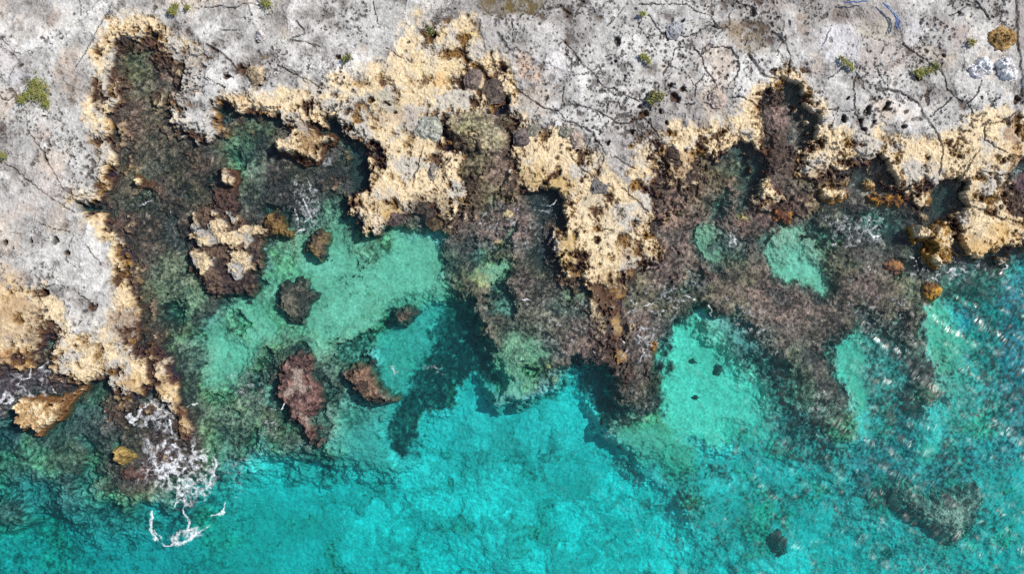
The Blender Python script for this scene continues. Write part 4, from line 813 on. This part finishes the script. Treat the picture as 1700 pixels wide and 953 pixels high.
rock('small_rock', 'little orange and cream rock standing inside the right bay\'s dark cove', 'rock', [(1438, 304), (1446, 298), (1456, 302), (1454, 312), (1444, 314)], .3, -.4, (.5, .34, .16), (.3, .14, .05), seed=115, rag=3, knob=.06)
rock('algae_ledge', 'strip of golden weed along the mouth of the dark cove', 'rock', [(1440, 326), (1456, 320), (1472, 326), (1490, 318), (1510, 330), (1500, 342), (1470, 338), (1446, 338)], .22, -.5, (.4, .2, .04), (.14, .07, .03), seed=117, rag=6, knob=.1)
rock('rock_cluster', 'knobbly cream rock with round golden hollows, tallest mass beside the right cliff', 'rock',
     [(1522, 386), (1530, 376), (1548, 378), (1566, 366), (1580, 372), (1590, 384), (1588, 404), (1582, 424), (1574, 440), (1556, 442), (1540, 432), (1534, 420), (1546, 404), (1536, 398), (1524, 400)], .62, -.5, A_CREAM, (.4, .24, .07), low=(.3, .16, .03), seed=120, rag=12, knob=.12)
rock('algae_rock', 'rust and orange weedy rock at the foot of the thin cream spur', 'rock', [(1284, 348), (1296, 340), (1312, 344), (1318, 358), (1312, 374), (1296, 370), (1284, 362)], .2, -.5, (.36, .18, .04), (.12, .05, .03), seed=124, rag=5, knob=.1)
rock('small_rock', 'small yellow rock flat on the brown weed between two right-hand pools', 'rock', [(1224, 360), (1232, 353), (1244, 356), (1250, 362), (1238, 368), (1228, 366)], .08, -.5, (.46, .38, .17), (.26, .2, .1), seed=126, rag=4, knob=.04)
rock('small_rock', 'single cream pebble-like rock just off the tip of the middle cliff', 'rock', [(1094, 416), (1100, 411), (1107, 419), (1102, 428), (1095, 426)], .35, -.4, (.66, .54, .36), (.5, .38, .22), seed=128, rag=2, knob=.03)
rock('reef_rock', 'pale grey triangular reef rock under choppy water at the lower right', 'rock',
     [(1505, 828), (1520, 822), (1540, 838), (1556, 846), (1570, 832), (1600, 832), (1626, 822), (1632, 836), (1618, 856), (1614, 880), (1598, 898), (1580, 888), (1560, 872), (1535, 864), (1515, 852)], -.45, -1.5, (.40, .34, .29), (.17, .14, .13), seed=131, rag=10, knob=.09, sl=20)
rock('submerged_boulder', 'dark boulder deep in turquoise sea, below and left of the pale triangular reef', 'boulder', [(1272, 905), (1282, 890), (1298, 890), (1314, 902), (1312, 920), (1292, 926), (1276, 920)], -1.45, -2.9, (.13, .12, .11), (.05, .05, .05), seed=134, rag=14, knob=.16, sl=12)
for poly, lab, sd_ in [([(1145, 600), (1152, 592), (1160, 600), (1168, 602), (1164, 606), (1150, 608)], 'dark elongated stone, uppermost in the round turquoise pool', 140),
                    ([(1184, 618), (1190, 606), (1202, 606), (1206, 616), (1198, 626), (1186, 625)], 'dark round stone, largest in the round turquoise pool', 143),
                    ([(1146, 660), (1154, 655), (1162, 660), (1158, 666), (1148, 666)], 'small dark stone, lowest in the round turquoise pool', 146)]:
    rock('sunken_stone', lab, 'stone', poly, -.85, -1.8, (.09, .1, .08), (.04, .05, .045), group='dark stones in the turquoise pool', seed=sd_, rag=4, knob=.05)

# loose and half buried stones on the plateau
def stone(label, px, py, rx, ry, h, c1, c2, rot=0, zb=.5, seed=150, name='loose_stone', group='stones on the limestone plateau', rag=7, knob=.06):
    h *= .75
    return rock(name, label, 'stone', blob(px, py, rx, ry, rot), zb + h, zb, c1, c2, group=group, seed=seed, rag=rag, knob=knob, dome=max(6, min(rx, ry)))
stone('chalk white rounded stone, left one of the white pair near the top right corner', 1642, 105, 11, 10, .42, (.8, .79, .8), (.66, .65, .66), seed=151)
stone('small white stone, lowest and leftmost of the white group at the upper right', 1628, 115, 8, 7, .34, (.78, .77, .79), (.62, .6, .62), seed=153)
stone('chalk white stone with grey stains, nearest the right edge', 1674, 104, 11, 9, .4, (.76, .75, .76), (.55, .53, .54), seed=155)
stone('white stone chip below the right of the white group', 1680, 118, 7, 7, .34, (.74, .73, .74), (.6, .58, .6), seed=157)
stone('rounded golden crusted rock under the top right corner', 1668, 60, 18, 18, .38, (.5, .33, .14), (.24, .15, .06), zb=.42, seed=159, name='crusted_rock', knob=.07)
stone('purple brown rounded stone beside the central crevice', 866, 226, 11, 10, .3, (.2, .16, .15), (.15, .12, .11), zb=.33, seed=161)
stone('grey green pebble just above the purple brown stone', 882, 217, 7, 6, .26, (.26, .25, .2), (.2, .19, .15), zb=.38, seed=163)
stone('grey rounded stone in yellow lichen where two cracks meet', 940, 217, 8, 7, .26, (.33, .32, .28), (.26, .25, .2), zb=.42, seed=165)
stone('smooth beige stone right of the grey stone in yellow lichen', 958, 228, 7, 10, .28, (.46, .38, .31), (.38, .3, .25), zb=.42, rot=-20, seed=167)
stone('dark grey stone sunk in the cream cliff top above the middle spur', 994, 310, 10, 8, .3, (.24, .23, .22), (.17, .16, .15), zb=.33, seed=169)
stone('pale grey dome of rock with lichen by the left edge of the central cream patch', 712, 212, 18, 14, .3, (.42, .42, .36), (.33, .34, .29), zb=.42, seed=171, name='rock_dome', knob=.05)
stone('tan knob of rock in the dark hollow below the top cracks', 424, 122, 10, 11, .38, (.5, .4, .27), (.34, .26, .17), zb=.42, seed=173)
stone('pale rounded stone wedged in the crack junction near the top', 433, 54, 6, 6, .26, (.56, .52, .5), (.44, .41, .4), zb=.5, seed=175)
stone('grey pebble shadowed beneath the wall crack on the cream ledge', 718, 285, 6, 11, .26, (.3, .27, .23), (.22, .2, .17), zb=.38, seed=177)
stone('smooth blue grey stone half sunk beside a crack in the upper middle', 1120, 46, 9, 7, .24, (.36, .36, .38), (.3, .3, .32), zb=.52, seed=179, rot=-30)
stone('salmon tinted stone where several cracks meet', 1191, 160, 9, 7, .24, (.44, .36, .31), (.34, .28, .25), zb=.52, seed=181)

stone('dark brown weedy knob in the notch left of a narrow cream tooth, upper of three', 698, 340, 10, 9, .2, (.10, .075, .06), (.05, .04, .035), zb=.1, seed=183, name='weedy_knob', group='weedy knobs at the cliff foot')
stone('dark weedy knob in the middle of three at the notch beside a narrow cream tooth', 713, 353, 9, 9, .2, (.08, .065, .055), (.04, .035, .03), zb=.05, seed=185, name='weedy_knob', group='weedy knobs at the cliff foot')
stone('olive brown weedy knob, lowest of three at the notch by the cream tooth', 724, 368, 10, 8, .18, (.13, .095, .05), (.06, .045, .03), zb=.0, seed=187, name='weedy_knob', group='weedy knobs at the cliff foot')
stone('plum coloured round boulder cradled in a golden notch above the green lagoon', 655, 358, 14, 11, .25, (.15, .115, .105), (.08, .06, .06), zb=.05, seed=189, name='weedy_knob', group='weedy knobs at the cliff foot')
stone('chocolate brown knob on the cream rim, upper of two near the right brown flat', 1122, 253, 11, 8, .22, (.10, .065, .05), (.05, .035, .03), zb=.25, seed=191, name='weedy_knob', group='weedy knobs at the cliff foot')
stone('small brown knob just under the chocolate brown knob on the cream rim', 1125, 271, 8, 8, .22, (.12, .085, .065), (.06, .045, .035), zb=.15, seed=193, name='weedy_knob', group='weedy knobs at the cliff foot')
stone('brown oval boulder beside the top of the central crevice', 785, 130, 9, 14, .25, (.2, .155, .135), (.12, .09, .08), zb=.4, seed=195, name='crevice_boulder', group='boulders in the central crevice')
stone('speckled brown boulder plugging the central crevice', 820, 150, 14, 15, .2, (.17, .135, .11), (.09, .07, .06), zb=.25, seed=197, name='crevice_boulder', group='boulders in the central crevice')

# ------------------------------------------------------------------ foam
def foam(name, label, lines=(), zones=(), seed=200, thr=.32, lace=9):
    pts = []
    for l in lines: pts += [(p[0], p[1]) for p in l]
    for zn in zones: pts += list(zn[0])
    p = np.array(pts, float)
    x0, y0, _ = at(p[:, 0].min() - 20, p[:, 1].max() + 20); x1, y1, _ = at(p[:, 0].max() + 20, p[:, 1].min() - 20)
    st = .02
    X, Y = np.meshgrid(np.arange(x0, x1, st), np.arange(y0, y1, st))
    px, py = to_px(X, Y, 0); px = px.astype(f32); py = py.astype(f32)
    a = fbm(px, py, 22, 4, seed, .65); b = fbm(px, py, 22, 4, seed + 1, .65)
    qx = px + a * 9; qy = py + b * 9
    r = fbm(qx, qy, lace, 3, seed + 2, .6, True); n = fbm(px, py, 7, 3, seed + 3, .7)
    M = np.zeros(px.shape, f32)
    for l in lines: M = np.maximum(M, (.98 * (1 - sstep(.1, 1.35, pline(l, qx, qy)))) * (.62 + .55 * r))
    for poly, f, amt in zones:
        M = np.maximum(M, sstep(-f, f, sdf(poly, px, py)) * amt * (.5 + .9 * r) )
    M = M + .3 * n * (M > .05) + .12 * fbm(px, py, 3, 2, seed + 5, .8)
    fmk = M > thr
    fmk = fmk[:-1, :-1] & fmk[1:, 1:]
    Z = .035 + .03 * np.clip(M, 0, 1.4) + .01 * n
    up_, _n = None, None
    o = link(name, grid_mesh(name, X, Y, Z, fmk, np.repeat(sstep(.3, .95, M)[..., None], 3, -1), True), M_FOAM, kind='stuff', label=label, category='foam')
    return o

foam('sea_foam', 'lacy white foam swirling off the lower left rocks',
     lines=[[(255, 852, 4), (252, 875, 5), (256, 895, 5), (275, 907, 4), (300, 900, 6), (322, 892, 5), (345, 878, 3), (354, 870, 2)], [(258, 880, 2), (268, 898, 3)], [(305, 850, 3), (312, 868, 3), (312, 885, 2)], [(352, 855, 2), (370, 852, 4), (372, 838, 2)],
            [(285, 735, 4), (300, 745, 5), (320, 745, 4), (328, 765, 3), (340, 782, 3), (352, 770, 2), (345, 755, 3)], [(345, 752, 3), (357, 765, 3), (355, 790, 2), (345, 808, 2)], [(245, 778, 3), (260, 785, 5), (285, 775, 7), (300, 760, 6)],
            [(290, 780, 5), (300, 800, 6), (292, 820, 4), (290, 840, 2)], [(210, 688, 3), (226, 700, 4), (232, 680, 4), (250, 670, 3), (272, 680, 4), (284, 700, 4), (288, 720, 2)], [(206, 690, 2), (230, 705, 3)], [(275, 730, 3), (265, 745, 3), (270, 757, 3)], [(308, 676, 3), (328, 668, 3)],
            [(0, 668, 4), (14, 652, 5), (24, 666, 4), (6, 672, 3)], [(48, 590, 2), (52, 610, 3), (48, 626, 2), (30, 640, 2)], [(58, 620, 2), (72, 608, 3), (78, 600, 2)], [(85, 640, 2), (95, 652, 2)]],
     zones=[([(235, 725), (330, 720), (370, 770), (350, 830), (300, 860), (260, 820), (225, 790)], 26, .66), ([(240, 660), (300, 660), (300, 730), (220, 710)], 16, .6), ([(258, 740), (320, 735), (355, 760), (345, 800), (300, 830), (262, 800), (240, 780)], 12, .72), ([(262, 668), (288, 680), (285, 712), (268, 700)], 8, .7), ([(20, 590), (90, 590), (100, 660), (0, 690)], 10, .42),
            ([(260, 890), (350, 870), (340, 890), (270, 906)], 5, .7), ([(370, 740), (420, 740), (400, 840), (370, 800)], 10, .36)], thr=.32, seed=203, lace=12)
foam('foam_streaks', 'thin broken foam streaks over the brown reef channel between the islets',
     lines=[[(505, 296, 1.4), (512, 306, 3), (516, 318, 2)], [(508, 330, 2), (512, 340, 3), (514, 350, 1)], [(490, 345, 1.5), (494, 360, 1.5), (496, 375, 1)], [(494, 388, 2.5), (502, 380, 3)], [(282, 348, 1.5), (286, 357, 1.5)], [(236, 338, 2), (252, 334, 1.5), (225, 345, 1)], [(518, 355, 1), (520, 370, 1.4)]],
     zones=[([(480, 290), (540, 300), (530, 390), (485, 390)], 12, .45), ([(530, 255), (560, 260), (560, 280), (530, 275)], 6, .5)], seed=207, lace=7)
foam('foam_streaks', 'curling white foam threads over the brown reef flat right of the middle spur',
     lines=[[(1060, 555, 1.4), (1068, 575, 2.2), (1070, 590, 2), (1066, 602, 1)], [(1020, 560, 2), (1030, 566, 1.5), (1040, 590, 1)], [(1176, 508, 2.2), (1182, 515, 3), (1178, 526, 2)], [(1050, 510, 1), (1075, 506, 1.4), (1090, 498, 1)], [(1130, 490, 1), (1155, 495, 1.2)], [(1035, 490, 1.4), (1040, 500, 1)], [(1055, 540, 1), (1068, 545, 1.2)],
            [(1148, 465, 2.2), (1155, 470, 1.6)]],
     zones=[([(1035, 470), (1110, 460), (1180, 480), (1120, 540), (1080, 620), (1040, 600), (1035, 520)], 18, .43), ([(1160, 480), (1280, 500), (1300, 600), (1220, 560)], 20, .38), ([(1040, 640), (1090, 640), (1080, 720), (1040, 700)], 14, .36)], seed=211, lace=8)
foam('foam_streaks', 'fine white wavelets glinting on the rippled right bay under the cliff',
     lines=[[(1444, 388, 2), (1452, 394, 3), (1460, 392, 1.5)], [(1575, 452, 2), (1590, 447, 2.6), (1600, 452, 1.4)], [(1665, 432, 2), (1672, 440, 3), (1664, 446, 2)], [(1500, 425, 1.4), (1515, 430, 1.4), (1522, 440, 1)], [(1690, 480, 1.5), (1696, 492, 2.4)]],
     zones=[([(1360, 350), (1470, 350), (1480, 410), (1370, 420)], 18, .46), ([(1500, 420), (1640, 430), (1620, 480), (1500, 470)], 16, .44), ([(1380, 480), (1520, 480), (1520, 560), (1400, 560)], 26, .36), ([(1210, 385), (1225, 390), (1225, 412), (1205, 410)], 6, .6),
            ([(1330, 640), (1380, 640), (1380, 700), (1340, 700)], 12, .38), ([(1540, 620), (1700, 640), (1700, 700), (1560, 700)], 40, .3)], seed=215, lace=7)
foam('foam_streaks', 'small foam flecks scattered across the dark weedy middle reef',
     lines=[[(905, 342, 2), (915, 338, 1.4), (920, 330, 1.5)], [(792, 366, 1.6), (798, 370, 1.8)], [(858, 350, 1.4), (860, 360, 1), (850, 368, 1.2)], [(986, 584, 2), (990, 594, 2.4)], [(990, 537, 1), (1000, 540, 1.5)], [(866, 497, 2), (876, 500, 2)]],
     zones=[([(770, 330), (930, 330), (920, 420), (780, 430)], 24, .38), ([(860, 480), (1000, 480), (1000, 600), (880, 600)], 24, .36)], seed=219, lace=6)
foam('foam_streaks', 'sparkling flecks of foam around the long maroon reef rock',
     lines=[[(484, 658, 1), (474, 666, 1.6), (470, 676, 1.4)], [(452, 676, 2), (460, 676, 1.4)], [(508, 594, 1.6), (516, 592, 1)], [(454, 700, 1.4), (468, 702, 1)]],
     zones=[([(380, 600), (450, 620), (450, 660), (400, 700), (370, 650)], 16, .38), ([(425, 690), (470, 690), (470, 730), (425, 730)], 10, .4), ([(638, 600), (670, 610), (660, 625), (640, 620)], 5, .45), ([(695, 600), (745, 605), (740, 625), (700, 622)], 6, .42)], seed=223, lace=6)

# ------------------------------------------------------------------ plants
def plant(label, px, py, spread, n, cols=(0, 1), zb=.62, blobs=None, name='green_shrub'):
    x, y, _ = at(px, py, zb)
    root = link(name, None, label=label, category='plant', group='plants growing in cracks of the plateau')
    root.location = (x, y, zb - .06)
    rnd = random.Random(int(px * 13 + py))
    centres = blobs or [(0, 0, spread)]
    for part, ci, cnt in (('leaves', cols[0], n), ('pale_leaves', cols[1], n // 2)):
        vs = []; fs = []
        for i in range(cnt):
            bx, by, br = rnd.choice(centres)
            a = rnd.random() * 6.283; r = br * abs(rnd.gauss(0, .62))
            cx_ = (bx + r * math.cos(a)) * S; cy_ = -(by + r * math.sin(a)) * S
            h = rnd.uniform(.03, .13) * max(.3, 1.2 - r / (br + 1e-3) * .6)
            t = rnd.random() * 6.283; ln = rnd.uniform(.05, .12); wd = ln * .22
            dx, dy = math.cos(t), math.sin(t)
            k = len(vs)
            up_ = rnd.uniform(-.02, .07)
            vs += [(cx_, cy_, h), (cx_ + dx * ln * .5 - dy * wd, cy_ + dy * ln * .5 + dx * wd, h + up_), (cx_ + dx * ln, cy_ + dy * ln, h + up_ * .6), (cx_ + dx * ln * .5 + dy * wd, cy_ + dy * ln * .5 - dx * wd, h + up_)]
            fs.append((k, k + 1, k + 2, k + 3))
        link(part, raw_mesh(part, np.array(vs), np.array(fs), smooth=False), M_LEAF[ci], parent=root)
    vs = []; fs = []
    for i in range(max(6, n // 14)):
        bx, by, br = rnd.choice(centres)
        a = rnd.random() * 6.283; r = br * .8 * rnd.random()
        p0 = np.array([bx * S, -by * S, 0]); p1 = np.array([(bx + r * math.cos(a)) * S, -(by + r * math.sin(a)) * S, .1])
        for dxy in ((.006, 0), (0, .006)):
            k = len(vs); e = np.array([dxy[0], dxy[1], 0])
            vs += [p0 - e, p0 + e, p1 + e * .4, p1 - e * .4]; fs.append((k, k + 1, k + 2, k + 3))
    link('stems', raw_mesh('stems', np.array(vs), np.array(fs), smooth=False), M_STEM, parent=root, kind='stuff')

plant('largest bright green shrub, spreading over bare grey rock near the left edge', 58, 153, 22, 620, blobs=[(0, -16, 11), (-14, 5, 11), (-4, -2, 12), (8, 4, 11), (18, 20, 8), (-22, 12, 6), (10, -10, 9), (16, 8, 7)])
plant('small yellow green tuft at the top edge, left part', 290, 17, 7, 150, blobs=[(0, 2, 6), (2, -8, 5), (22, -6, 5), (-6, 0, 4)])
plant('mossy green tuft cut by the top edge above the cracked grey slab', 442, 4, 8, 150)
plant('round dark olive cushion plant in the upper middle with a rusty base', 1088, 163, 10, 260, cols=(2, 1), blobs=[(0, 0, 10), (8, -3, 7), (-8, 4, 6), (-3, -8, 5)])
plant('tiny lime sprig above the dark olive cushion plant', 1072, 96, 6, 90, blobs=[(0, 0, 5), (-6, -4, 4), (5, 6, 3)])
plant('tiny green sprout at the end of a crack near the top edge', 1067, 23, 4, 60)
plant('thin diagonal green sprig on the white slab', 1405, 103, 5, 110, blobs=[(-8, -6, 3.5), (-2, -1, 4), (5, 5, 4), (9, 9, 3)])
plant('flat green mat on a crack, left of two neighbours at the upper right', 1527, 118, 7, 170, blobs=[(-6, 0, 6), (2, -1, 6), (12, -2, 5), (0, 6, 5), (18, -3, 4)])
plant('small olive tuft beside the flat green mat', 1553, 110, 5, 80, cols=(2, 0))
plant('yellow green tuft cut by the left edge', 4, 258, 6, 90)
plant('dark mossy tuft in a pit left of the pale central rim', 577, 94, 6, 110, cols=(2, 1), blobs=[(0, 0, 6), (-4, 5, 4)])
plant('green brown moss tuft in a little hollow near the top centre', 714, 50, 5, 80, cols=(2, 1))
plant('faint yellow sprig in pitted rock towards the top right', 1614, 70, 6, 60, cols=(1, 1))

# ------------------------------------------------------------------ blue rope
def tube(path, r, sides=6):
    P = [np.array(p, float) for p in path]; vs = []; fs = []
    for i, p in enumerate(P):
        t = P[min(i + 1, len(P) - 1)] - P[max(i - 1, 0)]; t /= np.linalg.norm(t)
        u_ = np.cross(t, (0, 0, 1)); u_ /= np.linalg.norm(u_); v_ = np.cross(u_, t)
        for k in range(sides):
            a = 2 * math.pi * k / sides
            vs.append(p + r * (math.cos(a) * u_ + math.sin(a) * v_))
    for i in range(len(P) - 1):
        for k in range(sides):
            k2 = (k + 1) % sides
            fs.append((i * sides + k, i * sides + k2, (i + 1) * sides + k2, (i + 1) * sides + k))
    return vs, fs
def rope_mesh(name, paths, r):
    V = []; Fc = []
    for p in paths:
        v_, f_ = tube(p, r); k = len(V); V += v_; Fc += [tuple(i + k for i in f) for f in f_]
    return raw_mesh(name, np.array(V), np.array(Fc))
root = link('blue_rope', None, label='frayed blue rope washed up on the rock at the top edge, right part', category='rope')
x, y, _ = at(1485, 25, .66); root.location = (x, y, .66)
rr = random.Random(4)
def rope_path(pts, off=0, zz=.07, j=1.0):
    out = []
    for i in range(len(pts) - 1):
        for s_ in range(5):
            t = s_ / 5
            px_ = mix(pts[i][0], pts[i + 1][0], t) + rr.uniform(-j, j) + off; py_ = mix(pts[i][1], pts[i + 1][1], t) + rr.uniform(-j, j)
            w_ = at(px_, py_, .72)
            out.append((w_[0] - x, w_[1] - y, zz + rr.uniform(-.01, .02)))
    return out
link('twisted_strand', rope_mesh('twisted_strand', [rope_path([(1466, 4), (1476, 14), (1484, 24), (1490, 36), (1493, 46)], 0), rope_path([(1468, 6), (1478, 15), (1487, 24), (1492, 34), (1490, 47)], 1.5), rope_path([(1488, 30), (1487, 42), (1489, 48)], 0)], .026), M_ROPE, parent=root)
link('loose_strand', rope_mesh('loose_strand', [rope_path([(1474, 12), (1482, 20), (1496, 36), (1504, 46)], 0, .11, .6), rope_path([(1478, 14), (1490, 26), (1499, 40)], 0, .12, .6)], .008), M_STRAND, parent=root)
link('blue_rope', rope_mesh('blue_rope', [[(lambda w_: (w_[0], w_[1], .75))(at(p_[0], p_[1], .75)) for p_ in [(1400, 2), (1408, 3.5), (1416, 1.5), (1424, 3), (1432, .5), (1440, 1)]]], .022), M_ROPE, label='short pale blue rope end lying along the top edge', category='rope')
